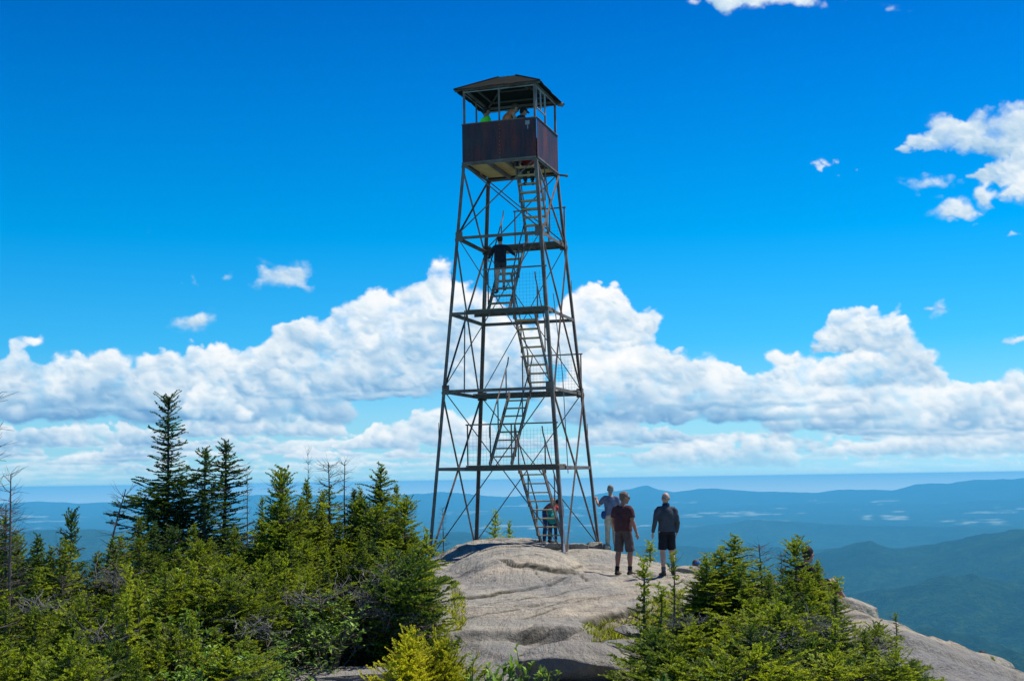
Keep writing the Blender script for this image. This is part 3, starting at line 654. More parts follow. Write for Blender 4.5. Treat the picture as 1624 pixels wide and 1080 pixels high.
for i in range(4):                                       # parapet: overlapping rusty sheets
    j = (i+1) % 4; a = Vector((CORN[i][0]*ch, CORN[i][1]*ch, 0)); b = Vector((CORN[j][0]*ch, CORN[j][1]*ch, 0)); d = (b-a).normalized(); n = Vector((CORN[i][0]+CORN[j][0], CORN[i][1]+CORN[j][1], 0)).normalized()
    m = MB(); mid = (a+b)/2; zb = zf-.02
    for (p, q, o) in ((a, mid+d*.04, .004), (mid, b, .0)):
        c0 = p+n*(.03+o); c1 = q+n*(.03+o)
        m.beam(Vector((c0.x, c0.y, (zb+ztop)/2)), Vector((c1.x, c1.y, (zb+ztop)/2)), .004, ztop-zb, (0, 0, 1))
    wl_ = m.build('parapet_panel', M['panel'], cab)
    r = MB(); r.beam(Vector((a.x, a.y, ztop+.012))+n*.03, Vector((b.x, b.y, ztop+.012))+n*.03, .06, .022); r.beam(Vector((a.x, a.y, zb+.03))+n*.045, Vector((b.x, b.y, zb+.03))+n*.045, .02, .05)
    # rivets down the lap joint
    for q in range(9): c = mid+n*.037+d*.02; r.box((c.x-.011, c.y-.011, zb+.1+q*.115), (c.x+.011, c.y+.011, zb+.122+q*.115))
    r.build('trim', M['steel'], wl_)
    # posts: corner and middle
    for p, w_ in ((a, .055), (mid, .042)):
        c = p-n*.03 if p is mid else p*.975
        MB().box((c.x-w_/2, c.y-w_/2, zf+.1 if p is mid else zf-.02), (c.x+w_/2, c.y+w_/2, zh-.064)).build('post', M['steel'], cab)
    c0, c1 = a*.975, b*.975
    MB().beam(Vector((c0.x, c0.y, zh-.032)), Vector((c1.x, c1.y, zh-.032)), .05, .058).build('header_beam', M['steel'], cab)
    MB().beam(Vector((c0.x, c0.y, zh-.12))+n*.03, Vector((c1.x, c1.y, zh-.12))+n*.03, .012, .03).build('header_trim', M['steel_light'], cab)
# sash left on the right hand side
wf = empty('window_frame'); wf.parent = cab; x = ch+.005
for nm, p, q in (('sash_bar', (x, -ch+.06, zh-.14), (x, -.12, zh-.14)), ('sash_bar', (x, -ch+.06, zh-.74), (x, -.12, zh-.74)), ('sash_bar', (x, -ch+.075, zh-.14), (x, -ch+.075, zh-.74)),
                 ('sash_bar', (x, -.55, zh-.14), (x, -.55, zh-.74)), ('sash_bar', (x, -.13, zh-.14), (x, -.13, zh-.74))):
    MB().beam(p, q, .035, .035, (1, 0, 0)).build(nm, M['steel_light'], wf)
# hip roof
eh = ch+.20; ze = zh-.07; za = 13.41; rng_ = random.Random(3)
def eave(s, t): x, y = s*eh, t*eh; return x, y
m = MB(); N = 12
for i in range(4):
    a = Vector((CORN[i][0]*eh, CORN[i][1]*eh, ze)); b = Vector((CORN[(i+1) % 4][0]*eh, CORN[(i+1) % 4][1]*eh, ze)); ap = Vector((0, 0, za)); aa0 = Vector((CORN[i][0]*.26, CORN[i][1]*.26, za-.03)); bb0 = Vector((CORN[(i+1) % 4][0]*.26, CORN[(i+1) % 4][1]*.26, za-.03))
    top = []; bot = []; J = 6
    for j in range(J+1):
        rowt = []
        for k in range(N+1):
            p = a.lerp(b, k/N).lerp(aa0.lerp(bb0, k/N), j/J); p.z += rng_.uniform(-.012, .012)+(.014 if k % 2 else 0)*(1-j/J)
            if j == 0 and 0 < k < N: p.z += rng_.uniform(-.02, .015)
            if k in (0, N): q, q2 = (a, aa0) if k == 0 else (b, bb0); p = Vector(q).lerp(q2, j/J)
            rowt.append(p)
        top.append(rowt)
    V = [p for r in top for p in r]; n0 = len(V); V += [p-Vector((0, 0, .018)) for p in V]
    Fq = []
    for j in range(J):
        for k in range(N):
            q = j*(N+1)+k; Fq.append((q, q+1, q+N+2, q+N+1)); Fq.append((q+n0+N+1, q+n0+N+2, q+n0+1, q+n0))
    for k in range(N): Fq.append((k+n0, k+1+n0, k+1, k))
    m.add(V, Fq)
m.add([(-.28, -.28, za-.035), (.28, -.28, za-.035), (.28, .28, za-.035), (-.28, .28, za-.035), (0, 0, za+.02)], [(0, 1, 4), (1, 2, 4), (2, 3, 4), (3, 0, 4), (3, 2, 1, 0)])
roof = m.build('roof', M['roofing'], cab)
for i in range(4):
    a = Vector((CORN[i][0]*(eh-.03), CORN[i][1]*(eh-.03), ze-.045)); MB().beam(a, Vector((CORN[i][0]*.26, CORN[i][1]*.26, za-.10)), .05, .06).build('rafter', M['beam'], roof)
    MB().tube([Vector((CORN[i][0]*eh, CORN[i][1]*eh, ze+.012)), Vector((CORN[i][0]*.26, CORN[i][1]*.26, za-.02))], .022, 6).build('hip_cap', M['roofing'], roof)
    for t in (.33, .66):
        b = Vector((CORN[(i+1) % 4][0]*(eh-.03), CORN[(i+1) % 4][1]*(eh-.03), ze-.04)); a2 = Vector((CORN[i][0]*(eh-.03), CORN[i][1]*(eh-.03), ze-.04)); ap = Vector((0, 0, za-.07))
        MB().beam(a2.lerp(ap, t), b.lerp(ap, t), .05, .035).build('purlin', M['beam'], roof)
MB().beam((-.12, -.62, zh+.10), (-.02, -.05, zh+.24), .035, .02).build('pale_bar', M['steel_light'], roof)  # pale bar under the roof slope
# floodlight under the far right eave and a bracket at the floor corner
fx = MB(); fx.tube([(1.16, .98, zh-.03), (1.20, 1.02, zh-.10)], .015, 6); fx.tube([(1.16, .92, zh-.17), (1.24, .99, zh-.14), (1.27, 1.02, zh-.13)], [.03, .065, .07], 10); fx.build('floodlight', M['steel'], cab)
br = MB(); br.beam((1.02, 1.06, zf-.02), (1.30, 1.20, zf-.04), .05, .05); br.tube([(1.28, 1.19, zf-.04), (1.34, 1.22, zf-.04)], .045, 8); br.build('bracket', M['steel'], cab)
pl = MB(); pl.box((.78, -ch-.045, ztop-.18), (.90, -ch-.036, ztop-.06)); pl.box((.83, -ch-.046, ztop-.30), (.86, -ch-.037, ztop-.19)); pl.build('nail_plate', M['steel_light'], cab)
# steel stay and its shackle at the near right foot
w = t2w(*cp(1, legbase[1])); q = t2w(hw(0)+.12, -hw(0)-.55, 0); q.z = H(q.x, q.y)+.02
st_ = MB(); a = cp(1, 1.3)+Vector((.05, -.06, 0)); tx_, ty_ = w2t(q.x, q.y); b = Vector((tx_, ty_, q.z-TZ0)); st_.tube([a, b], .014, 6); st_.tube([b+Vector((0, 0, .02)), b.lerp(a, .12), b.lerp(a, .2)], [.05, .035, .02], 8); st_.build('guy_rod', M['steel_light'], tower)
# ------------------------------------------------------------------ conifers, shrubs and dead wood
def rotm(az, el, roll=0.):
    """columns: x along the branch (heading az, raised by el), z up"""
    ca, sa, ce, se = math.cos(az), math.sin(az), math.cos(el), math.sin(el)
    x = np.array([ca*ce, sa*ce, se]); y = np.array([-sa, ca, 0.]); z = np.cross(x, y)
    cr, sr = math.cos(roll), math.sin(roll); y2 = y*cr+z*sr; z2 = -y*sr+z*cr
    return np.stack([x, y2, z2], 1)
def blades(P, D, S, U, ln, wd, tint, rng):
    """one slim triangle per needle tuft: P base, D twig direction, S side direction"""
    n = len(P); d = D*.55+S*.95+U*rng.uniform(-.15, .5, (n, 1))+rng.normal(0, .18, (n, 3)); d /= np.linalg.norm(d, axis=1)[:, None]
    l = (ln*rng.uniform(.7, 1.25, n))[:, None]; w = np.cross(d, U+rng.normal(0, .5, (n, 3))); w /= np.linalg.norm(w, axis=1)[:, None]+1e-9
    a = P-w*wd*.5; b = P+w*wd*.5; c = P+d*l; m = P+d*l*.55
    V = np.stack([a, b, m+w*wd*.62, c, m-w*wd*.62], 1).reshape(-1, 3)
    base = np.arange(n)[:, None]*5
    T = np.concatenate([base+[0, 1, 2], base+[0, 2, 4], base+[4, 2, 3]], 0)
    return V, T, np.repeat(tint, 5)
def spray(Ln, rng, ln=.033, wd=.0135, step=.017, dens=1., flat=1.):
    """a conifer branch lying along +x with side twigs in a flat fan"""
    segs = []
    def twig(p, d, l, lev, t0):
        segs.append((p, d, l, t0))
        if lev == 0: return
        n = max(1, int(l/(.075 if lev == 2 else .085)*dens)); s = rng.choice([-1, 1])
        for i in range(n):
            t = (i+.6+rng.uniform(-.25, .25))/n; t = .16+.84*t
            if t > .97: continue
            s = -s; q = p+d*l*t; an = rng.uniform(.65, 1.0)*s
            side = np.array([-d[1], d[0], 0.]); side /= np.linalg.norm(side)+1e-9
            dd = d*math.cos(an)+side*math.sin(an)+np.array([0, 0, rng.uniform(-.12, .16)]); dd /= np.linalg.norm(dd)
            ll = (l*(1-t)*.62+.07)*rng.uniform(.7, 1.2)
            twig(q, dd, ll, lev-1, t)
    d0 = np.array([1., 0, -.08])
    # leader in two pieces, drooping then turning up
    twig(np.zeros(3), np.array([.995, 0, -.10]), Ln*.55, 2 if Ln > .3 else 1, 0.); twig(np.array([Ln*.547, 0, -.055*Ln]), np.array([.985, 0, .17]), Ln*.45, 2 if Ln > .5 else 1, .5)
    V, T, A, n0 = [], [], [], 0
    for p, d, l, t0 in segs:
        k = max(2, int(l/step)); t = (np.arange(k)+.5)/k; P = p+d*(l*t)[:, None]; P = P+np.array([0, 0, -.10])*(t**2*l*.3)[:, None]
        side = np.array([-d[1], d[0], .0]); side /= np.linalg.norm(side)+1e-9; U = np.array([[0, 0, 1.]])
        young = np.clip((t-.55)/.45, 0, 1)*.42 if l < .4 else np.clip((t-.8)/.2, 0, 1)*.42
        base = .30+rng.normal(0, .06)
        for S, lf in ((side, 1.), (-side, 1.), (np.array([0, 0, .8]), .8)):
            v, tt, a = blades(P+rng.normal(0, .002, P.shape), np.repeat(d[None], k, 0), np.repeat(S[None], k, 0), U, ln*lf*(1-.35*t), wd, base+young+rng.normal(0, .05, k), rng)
            V.append(v); T.append(tt+n0); A.append(a); n0 += len(v)
    return np.concatenate(V), np.concatenate(T), np.concatenate(A), segs
RG = np.random.default_rng(21)
SPR = {L_: [spray(L_, RG) for _ in range(4)] for L_ in (.22, .42, .70, 1.05)}
SPRG = {L_: [spray(L_, RG, .022, .008, .012, 1.3) for _ in range(4)] for L_ in (.20, .38)}
def wood_tube(m, P, r0, r1, n=5):
    k = len(P); m.tube(P, [r0+(r1-r0)*i/(k-1) for i in range(k)], n, False)
def conifer(name, seed, h, rad, shape='cone', bare=0., top_dead=0., wind=0., dens=1., dead=.12, tint=0., lib=SPR, gap=.10, lean=(0, 0), flat=0.):
    """returns (crown mesh, trunk mesh); origin at the foot"""
    rng = np.random.default_rng(seed); V, T, A, n0 = [], [], [], 0; W = MB()
    nseg = 9; tr = []
    for i in range(nseg+1):
        t = i/nseg; tr.append(np.array([lean[0]*t*t*h+.02*math.sin(5*t+seed), lean[1]*t*t*h+.02*math.cos(4*t+seed), h*t]))
    def axis(t): f = min(max(t, 0), .9999)*nseg; i = int(f); return tr[i]*(1-(f-i))+tr[i+1]*(f-i)
    rb = .012+.011*h; wood_tube(W, tr, rb, .006, 7)
    z = bare*h+.06; spacing = .105/dens; az0 = rng.uniform(0, 6.28)
    lob = rng.uniform(0, 6.28, 3)
    while z < h*.985:
        t = z/h
        if shape == 'cone': r = rad*(1-t)**.80*(.9+.1*math.sin(9*t+lob[0]))+.05
        elif shape == 'spire': r = rad*((1-t)**1.0*.9+.10)*(.78+.22*math.sin(15*t+lob[0]))+.03
        elif shape == 'bush': r = rad*math.sqrt(max(0.03, 1-(max(t-.35, 0)/.68)**2))*(.8+.2*math.sin(8*t+lob[0]))
        else: r = rad*(.40+.60*math.sin(min(1, t*1.5)*math.pi*.55))*(1-.72*max(0, t-.35)/.65)*(.82+.18*math.sin(11*t+lob[0]))          # flat topped
        nb = max(3, int((3.2+6.0*min(1., r/.7))*dens)); az0 += 2.4+rng.uniform(-.3, .3)
        isdead = t > 1-top_dead
        for k in range(nb):
            a = az0+k*6.2832/nb+rng.normal(0, .22)
            rr = r*rng.uniform(.62, 1.12)*(1+.22*math.sin(2*a+lob[1])+.12*math.sin(3*a+lob[2]))*(1+wind*math.cos(a))
            if rr < .06: rr = .06
            if rng.random() < gap and t < .9: rr *= .35
            p = axis(t)+np.array([0, 0, rng.uniform(-.05, .05)])
            el = (.42*t-.10+flat)+rng.normal(0, .10)
            if t > .90: el += .35
            Rm = rotm(a, el, rng.normal(0, .18))
            tip = p+Rm@np.array([rr, 0, 0.03*rr])
            dd = isdead or rng.random() < dead*(1.3-t)
            wood_tube(W, [p, p+Rm@np.array([rr*.5, 0, -.05*rr]), tip], .0045+.008*rr, .0018, 3)
            if dd:
                for q in range(int(4+9*rr)):
                    u = rng.uniform(.25, 1.); s0 = p+Rm@np.array([rr*u, 0, -.02*rr]); dv = Rm@np.array([.6, rng.choice([-1, 1])*rng.uniform(.4, 1), rng.uniform(-.3, .3)])
                    wood_tube(W, [s0, s0+dv*rng.uniform(.05, .16), s0+dv*rng.uniform(.16, .24)+np.array([0, 0, rng.uniform(-.04, .05)])], .0028, .001, 3)
                if isdead or rng.random() < .75: continue
            L_ = min(lib, key=lambda q: abs(q-rr)); v, tt, a_, _ = lib[L_][rng.integers(0, 4)]
            s = rr/L_; vv = v*np.array([s, max(.8, min(1.15, s)), 1.]); 
            if rng.random() < .5: vv = vv*np.array([1, -1, 1])
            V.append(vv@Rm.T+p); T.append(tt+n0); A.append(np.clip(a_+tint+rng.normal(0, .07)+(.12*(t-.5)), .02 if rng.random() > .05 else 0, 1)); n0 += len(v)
        z += spacing*(1.0-.25*t)*rng.uniform(.8, 1.2)*(1+.5*(h > 3.2))
    if not top_dead:      # leader
        for k in range(3):
            v, tt, a_, _ = lib[min(lib)][k]; Rm = rotm(k*2.1, 1.35); V.append(v@Rm.T*.8+axis(.955)); T.append(tt+n0); A.append(a_+tint+.1); n0 += len(v)
    if not V: V, T, A = [np.zeros((3, 3))], [np.array([[0, 1, 2]])], [np.zeros(3)]
    cm_ = npmesh(name+'_crown', np.concatenate(V), np.concatenate(T), dict(tint=np.concatenate(A)))
    tm = bpy.data.meshes.new(name+'_trunk'); tm.from_pydata(W.v, [], W.f); tm.update()
    return cm_, tm
VAR = {}
def variant(k, **kw): VAR[k] = (conifer('spruce_'+k, **kw), kw['h'])
variant('tall', seed=1, h=4.4, rad=1.30, shape='spire', dens=1.5, dead=.02, gap=.06, tint=-.10, bare=.0)
variant('slim', seed=2, h=3.4, rad=.95, shape='spire', dens=1.6, dead=.05, gap=.10, tint=-.06)
variant('slimb', seed=3, h=3.4, rad=.95, shape='spire', dens=1.5, dead=.06, gap=.14, tint=-.04)
variant('cone', seed=4, h=2.6, rad=1.05, shape='cone', dens=1.35, dead=.08, gap=.12)
variant('coneb', seed=5, h=2.4, rad=.95, shape='cone', dens=1.25, dead=.12, gap=.15)
variant('flat', seed=6, h=2.4, rad=1.0, shape='flat', dens=1.2, dead=.22, gap=.15, bare=.12)
variant('ragged', seed=7, h=2.6, rad=.78, shape='cone', dens=1.0, dead=.35, gap=.22, top_dead=.16)
variant('windy', seed=8, h=2.3, rad=.50, shape='spire', dens=.7, dead=.45, gap=.25, top_dead=.38, wind=.75, lean=(.14, 0))
variant('bush', seed=9, h=1.3, rad=.70, shape='bush', dens=1.25, dead=.10, gap=.1, tint=.03)
variant('bushb', seed=10, h=1.1, rad=.75, shape='bush', dens=1.2, dead=.16, gap=.1, tint=.06)
variant('bushc', seed=14, h=1.5, rad=.66, shape='bush', dens=1.15, dead=.25, gap=.15, tint=.0)
variant('young', seed=11, h=1.5, rad=.46, shape='cone', dens=1.3, dead=.04, gap=.08, tint=.22)
variant('youngb', seed=12, h=1.3, rad=.30, shape='spire', dens=1.1, dead=.10, gap=.15, tint=.10)
variant('snag', seed=13, h=2.6, rad=.34, shape='spire', dens=.55, dead=1.0, gap=.3, top_dead=1.0)
variant('gold', seed=15, h=1.0, rad=.62, shape='bush', dens=2.0, dead=.02, gap=.05, tint=.24, lib=SPRG, flat=.55)
variant('whip', seed=16, h=1.6, rad=.34, shape='flat', dens=.8, dead=.35, gap=.25, bare=.42, tint=.05)
import itertools
_seen = set()
def tree(kind, px, py, y, label, cat='spruce', w=1., name='spruce_tree', group=None, mat='needle', wood='bark', zfoot=None, rz=None, sink=.10):
    """plants a conifer whose top is seen at photo point (px, py) at distance y"""
    (cm_, tm), h0 = VAR[kind]; p = at(px, py, y); zf_ = H(p.x, p.y)-sink if zfoot is None else zfoot
    s = (p.z-zf_)/h0
    if s < .15: s = .15
    k = w*(s if s < 1.15 else 1.15+(s-1.15)*.45)
    o = thing(name, label, cat, (p.x, p.y, zf_), 0 if kind == 'windy' else (rz if rz is not None else random.Random(int(px*7+py*3)).uniform(0, 6.28)), group)
    o.scale = (k, k, s)
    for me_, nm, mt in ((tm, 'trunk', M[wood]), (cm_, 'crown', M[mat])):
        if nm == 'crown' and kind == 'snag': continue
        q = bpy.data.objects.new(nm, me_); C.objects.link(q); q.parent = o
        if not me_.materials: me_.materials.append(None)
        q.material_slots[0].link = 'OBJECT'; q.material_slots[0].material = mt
    return o
# --- the thicket left of the tower: the ones that stand out
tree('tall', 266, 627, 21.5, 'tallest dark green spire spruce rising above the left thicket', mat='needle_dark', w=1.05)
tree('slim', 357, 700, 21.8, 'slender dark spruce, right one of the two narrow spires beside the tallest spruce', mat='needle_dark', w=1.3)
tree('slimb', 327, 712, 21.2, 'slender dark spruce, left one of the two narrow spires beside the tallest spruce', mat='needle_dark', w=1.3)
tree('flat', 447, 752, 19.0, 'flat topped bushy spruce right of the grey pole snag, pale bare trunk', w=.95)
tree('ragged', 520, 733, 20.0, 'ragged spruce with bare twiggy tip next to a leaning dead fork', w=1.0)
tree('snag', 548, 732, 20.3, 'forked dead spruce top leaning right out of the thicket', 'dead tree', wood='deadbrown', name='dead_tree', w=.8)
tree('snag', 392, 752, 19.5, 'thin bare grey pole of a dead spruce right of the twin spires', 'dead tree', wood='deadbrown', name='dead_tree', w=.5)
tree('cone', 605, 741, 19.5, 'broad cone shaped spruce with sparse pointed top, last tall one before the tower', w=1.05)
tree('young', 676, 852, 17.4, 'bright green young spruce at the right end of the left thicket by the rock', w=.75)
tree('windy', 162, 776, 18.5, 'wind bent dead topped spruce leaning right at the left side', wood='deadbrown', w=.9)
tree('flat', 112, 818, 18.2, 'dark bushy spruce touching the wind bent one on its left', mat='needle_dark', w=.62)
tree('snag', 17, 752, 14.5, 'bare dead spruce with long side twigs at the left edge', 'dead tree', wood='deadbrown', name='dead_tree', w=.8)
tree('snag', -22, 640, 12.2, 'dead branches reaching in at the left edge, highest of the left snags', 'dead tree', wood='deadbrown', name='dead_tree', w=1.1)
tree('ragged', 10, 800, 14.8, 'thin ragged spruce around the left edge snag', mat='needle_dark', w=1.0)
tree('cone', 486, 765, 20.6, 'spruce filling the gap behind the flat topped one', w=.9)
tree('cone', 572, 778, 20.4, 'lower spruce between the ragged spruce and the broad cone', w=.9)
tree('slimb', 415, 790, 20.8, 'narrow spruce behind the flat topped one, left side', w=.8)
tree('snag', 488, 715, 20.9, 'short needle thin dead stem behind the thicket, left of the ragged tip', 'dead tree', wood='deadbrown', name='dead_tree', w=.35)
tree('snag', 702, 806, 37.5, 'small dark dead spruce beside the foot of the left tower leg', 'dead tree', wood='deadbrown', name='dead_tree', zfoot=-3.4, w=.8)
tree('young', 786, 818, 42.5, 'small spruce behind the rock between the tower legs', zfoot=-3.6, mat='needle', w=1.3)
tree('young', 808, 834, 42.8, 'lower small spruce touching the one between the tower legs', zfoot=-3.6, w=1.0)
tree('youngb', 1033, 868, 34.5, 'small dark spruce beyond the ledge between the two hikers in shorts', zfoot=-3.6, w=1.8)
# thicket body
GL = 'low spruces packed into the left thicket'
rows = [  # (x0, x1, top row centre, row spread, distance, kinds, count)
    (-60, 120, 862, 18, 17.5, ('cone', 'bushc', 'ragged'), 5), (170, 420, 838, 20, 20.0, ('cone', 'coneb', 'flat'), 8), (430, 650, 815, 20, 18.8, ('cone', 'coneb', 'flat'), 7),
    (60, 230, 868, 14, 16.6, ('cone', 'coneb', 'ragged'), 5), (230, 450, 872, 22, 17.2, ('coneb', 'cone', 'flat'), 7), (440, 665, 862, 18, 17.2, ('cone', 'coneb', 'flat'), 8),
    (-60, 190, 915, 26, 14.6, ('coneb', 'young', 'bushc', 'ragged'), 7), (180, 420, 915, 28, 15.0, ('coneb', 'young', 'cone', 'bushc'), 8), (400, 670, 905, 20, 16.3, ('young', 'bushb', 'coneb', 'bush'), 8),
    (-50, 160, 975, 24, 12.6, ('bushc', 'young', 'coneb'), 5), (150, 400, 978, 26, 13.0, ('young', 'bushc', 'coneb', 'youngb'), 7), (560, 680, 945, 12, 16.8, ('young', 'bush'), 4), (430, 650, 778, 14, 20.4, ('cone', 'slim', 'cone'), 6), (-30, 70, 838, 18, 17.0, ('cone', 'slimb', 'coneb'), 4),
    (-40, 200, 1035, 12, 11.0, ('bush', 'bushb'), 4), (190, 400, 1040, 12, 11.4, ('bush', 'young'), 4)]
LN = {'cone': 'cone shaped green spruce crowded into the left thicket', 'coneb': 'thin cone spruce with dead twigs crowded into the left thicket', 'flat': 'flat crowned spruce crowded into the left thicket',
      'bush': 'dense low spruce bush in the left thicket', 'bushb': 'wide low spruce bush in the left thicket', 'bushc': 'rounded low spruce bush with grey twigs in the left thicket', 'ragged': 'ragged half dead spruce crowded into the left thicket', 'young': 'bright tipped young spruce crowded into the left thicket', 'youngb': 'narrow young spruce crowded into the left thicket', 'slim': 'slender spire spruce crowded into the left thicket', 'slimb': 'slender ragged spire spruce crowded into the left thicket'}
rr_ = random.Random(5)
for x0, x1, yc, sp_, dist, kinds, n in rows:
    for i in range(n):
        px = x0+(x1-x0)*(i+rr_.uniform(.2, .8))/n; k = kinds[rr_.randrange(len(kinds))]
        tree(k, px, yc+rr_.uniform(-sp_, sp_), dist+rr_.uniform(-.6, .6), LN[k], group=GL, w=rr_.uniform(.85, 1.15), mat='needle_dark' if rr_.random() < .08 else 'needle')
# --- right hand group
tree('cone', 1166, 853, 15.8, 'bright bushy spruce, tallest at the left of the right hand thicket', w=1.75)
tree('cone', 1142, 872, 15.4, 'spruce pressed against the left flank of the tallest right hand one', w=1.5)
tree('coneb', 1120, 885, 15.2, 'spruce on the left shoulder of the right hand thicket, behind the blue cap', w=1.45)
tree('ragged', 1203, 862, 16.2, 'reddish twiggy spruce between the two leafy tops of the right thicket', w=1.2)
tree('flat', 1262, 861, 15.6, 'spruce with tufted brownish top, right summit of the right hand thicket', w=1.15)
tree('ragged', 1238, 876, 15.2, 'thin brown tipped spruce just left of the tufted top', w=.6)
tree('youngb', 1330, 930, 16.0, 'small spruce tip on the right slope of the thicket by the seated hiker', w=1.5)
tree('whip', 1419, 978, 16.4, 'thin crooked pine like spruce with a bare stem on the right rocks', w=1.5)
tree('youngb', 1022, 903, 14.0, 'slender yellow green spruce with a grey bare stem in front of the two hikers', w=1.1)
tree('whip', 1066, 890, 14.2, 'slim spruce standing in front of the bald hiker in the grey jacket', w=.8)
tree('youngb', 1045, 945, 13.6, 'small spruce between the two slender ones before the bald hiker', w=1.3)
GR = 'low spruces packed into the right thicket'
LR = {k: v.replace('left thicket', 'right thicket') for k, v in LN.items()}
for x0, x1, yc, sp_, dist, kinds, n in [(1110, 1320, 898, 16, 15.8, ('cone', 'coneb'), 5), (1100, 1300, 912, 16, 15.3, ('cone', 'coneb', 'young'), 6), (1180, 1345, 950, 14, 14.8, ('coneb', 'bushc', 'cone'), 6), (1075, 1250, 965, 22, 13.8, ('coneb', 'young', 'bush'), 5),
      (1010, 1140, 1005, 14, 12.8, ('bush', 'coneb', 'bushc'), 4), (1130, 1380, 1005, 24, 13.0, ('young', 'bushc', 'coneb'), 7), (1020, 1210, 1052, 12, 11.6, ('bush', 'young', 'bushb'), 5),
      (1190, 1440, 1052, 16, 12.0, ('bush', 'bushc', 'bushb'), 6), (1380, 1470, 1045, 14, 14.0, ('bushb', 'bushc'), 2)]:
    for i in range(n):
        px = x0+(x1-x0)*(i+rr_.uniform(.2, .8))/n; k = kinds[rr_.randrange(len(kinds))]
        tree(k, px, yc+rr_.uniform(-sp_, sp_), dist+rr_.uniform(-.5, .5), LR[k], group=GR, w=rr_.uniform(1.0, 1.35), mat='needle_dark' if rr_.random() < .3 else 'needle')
tree('bushb', 1390, 1000, 15.4, 'low wide spruce bush on the right shoulder of the right thicket', w=.9, cat='bush', name='spruce_bush')
tree('bushb', 1575, 1062, 18.2, 'green bush at the lower right corner before the seated hiker', w=.5, cat='bush', name='spruce_bush')
tree('bushb', 1448, 1048, 15.8, 'small green bush at the foot of the right rocks', w=.7, cat='bush', name='spruce_bush')
# golden bushes at the front
tree('gold', 648, 1034, 12.0, 'bright yellow green bush at the bottom, left one of the golden pair', mat='needle_gold', cat='bush', name='golden_bush', w=1.05, sink=.05)
tree('gold', 704, 1034, 12.3, 'bright yellow green bush at the bottom, right one of the golden pair beside the rock', mat='needle_gold', cat='bush', name='golden_bush', w=.95, sink=.05)
tree('youngb', 622, 1064, 11.6, 'golden sprig below the left golden bush', mat='needle_gold', cat='bush', name='golden_bush', w=1.6, sink=.2)
# --- broad leaved shrubs
def leafshrub(seed, h, rad, nstem, leaf=.045, per=26):
    rng = np.random.default_rng(seed); W = MB(); V, T, A, n0 = [], [], [], 0
    for i in range(nstem):
        a = rng.uniform(0, 6.28); r = rad*rng.uniform(.2, 1); hh = h*rng.uniform(.55, 1.)*(1-.35*r/rad)
        P = [np.array([.05*math.cos(a), .05*math.sin(a), 0]), np.array([r*.45*math.cos(a), r*.45*math.sin(a), hh*.55]), np.array([r*math.cos(a), r*math.sin(a), hh])]
        tw = [P]
        for b in range(4):
            t = rng.uniform(.35, .9); q = P[1]*(1-t)+P[2]*t if t > .4 else P[0]*(1-t)+P[1]*t; d = rng.normal(0, 1, 3)*[1, 1, .5]; d[2] = abs(d[2])+.2; d /= np.linalg.norm(d)
            tw.append([q, q+d*.10, q+d*rng.uniform(.14, .24)])
        for P_ in tw:
            wood_tube(W, P_, .006, .002, 4)
            for k in range(per//2 if P_ is P else per//3):
                t = rng.uniform(.35, 1.); q = P_[1]*(1-(t-.35)/.65)+P_[2]*((t-.35)/.65)
                d = rng.normal(0, 1, 3); d[2] = d[2]*.4+.25; d /= np.linalg.norm(d); u = np.cross(d, [0, 0, 1.]); u /= np.linalg.norm(u)+1e-9; n_ = np.cross(u, d)
                l = leaf*rng.uniform(.7, 1.3); w = l*.30
                pts = [q, q+d*l*.45+u*w+n_*.12*l, q+d*l, q+d*l*.45-u*w+n_*.12*l, q+d*l*.5]
                V += pts; T += [(n0, n0+1, n0+4), (n0+1, n0+2, n0+4), (n0+2, n0+3, n0+4), (n0+3, n0, n0+4)]; A += [np.clip(rng.normal(.5, .22), 0, 1)]*5; n0 += 5
    cm_ = npmesh('shrub_leaves', np.array(V), np.array(T), dict(tint=np.array(A)))
    tm = bpy.data.meshes.new('shrub_stems'); tm.from_pydata(W.v, [], W.f); tm.update(); return cm_, tm
SH = [leafshrub(1, .8, .5, 26), leafshrub(2, .7, .55, 30), leafshrub(3, .6, .38, 18), leafshrub(4, .55, .30, 8, .06, 18)]
def shrub(k, px, py, y, label, h0, w=1., group=None):
    cm_, tm = SH[k]; p = at(px, py, y); zf_ = H(p.x, p.y)-.05; s = max(.3, (p.z-zf_)/h0)
    o = thing('leafy_shrub', label, 'shrub', (p.x, p.y, zf_), (px*.37) % 6.28, group); o.scale = (w, w, s)
    for me_, nm, mt in ((tm, 'stem', M['deadbrown']), (cm_, 'foliage', M['leaf'])):
        q = bpy.data.objects.new(nm, me_); C.objects.link(q); q.parent = o
        if not me_.materials: me_.materials.append(mt)
for i, (px, py, y) in enumerate([(470, 955, 15.2), (545, 955, 16.0), (510, 975, 15.8), (440, 1000, 13.6), (575, 985, 16.2), (400, 1030, 12.6), (470, 995, 15.4), (350, 1020, 11.8), (300, 1050, 11.0), (520, 935, 14.9), (270, 900, 15.9), (300, 960, 13.9)]):
    shrub(i % 3, px, py, y, 'broad leaved green shrub at the lower front of the left thicket', (.8, .7, .6)[i % 3], 1.15, 'leafy shrubs before the left thicket')
shrub(3, 838, 1032, 11.9, 'small leafy sapling in front of the dark rock at the bottom centre', .55, .9)
shrub(3, 775, 1042, 11.7, 'sparse leafy plant at the bottom, left of the small sapling', .55, 1.1)
shrub(3, 805, 1062, 11.3, 'low leafy plant at the very bottom between the golden bush and the sapling', .55, 1.0)
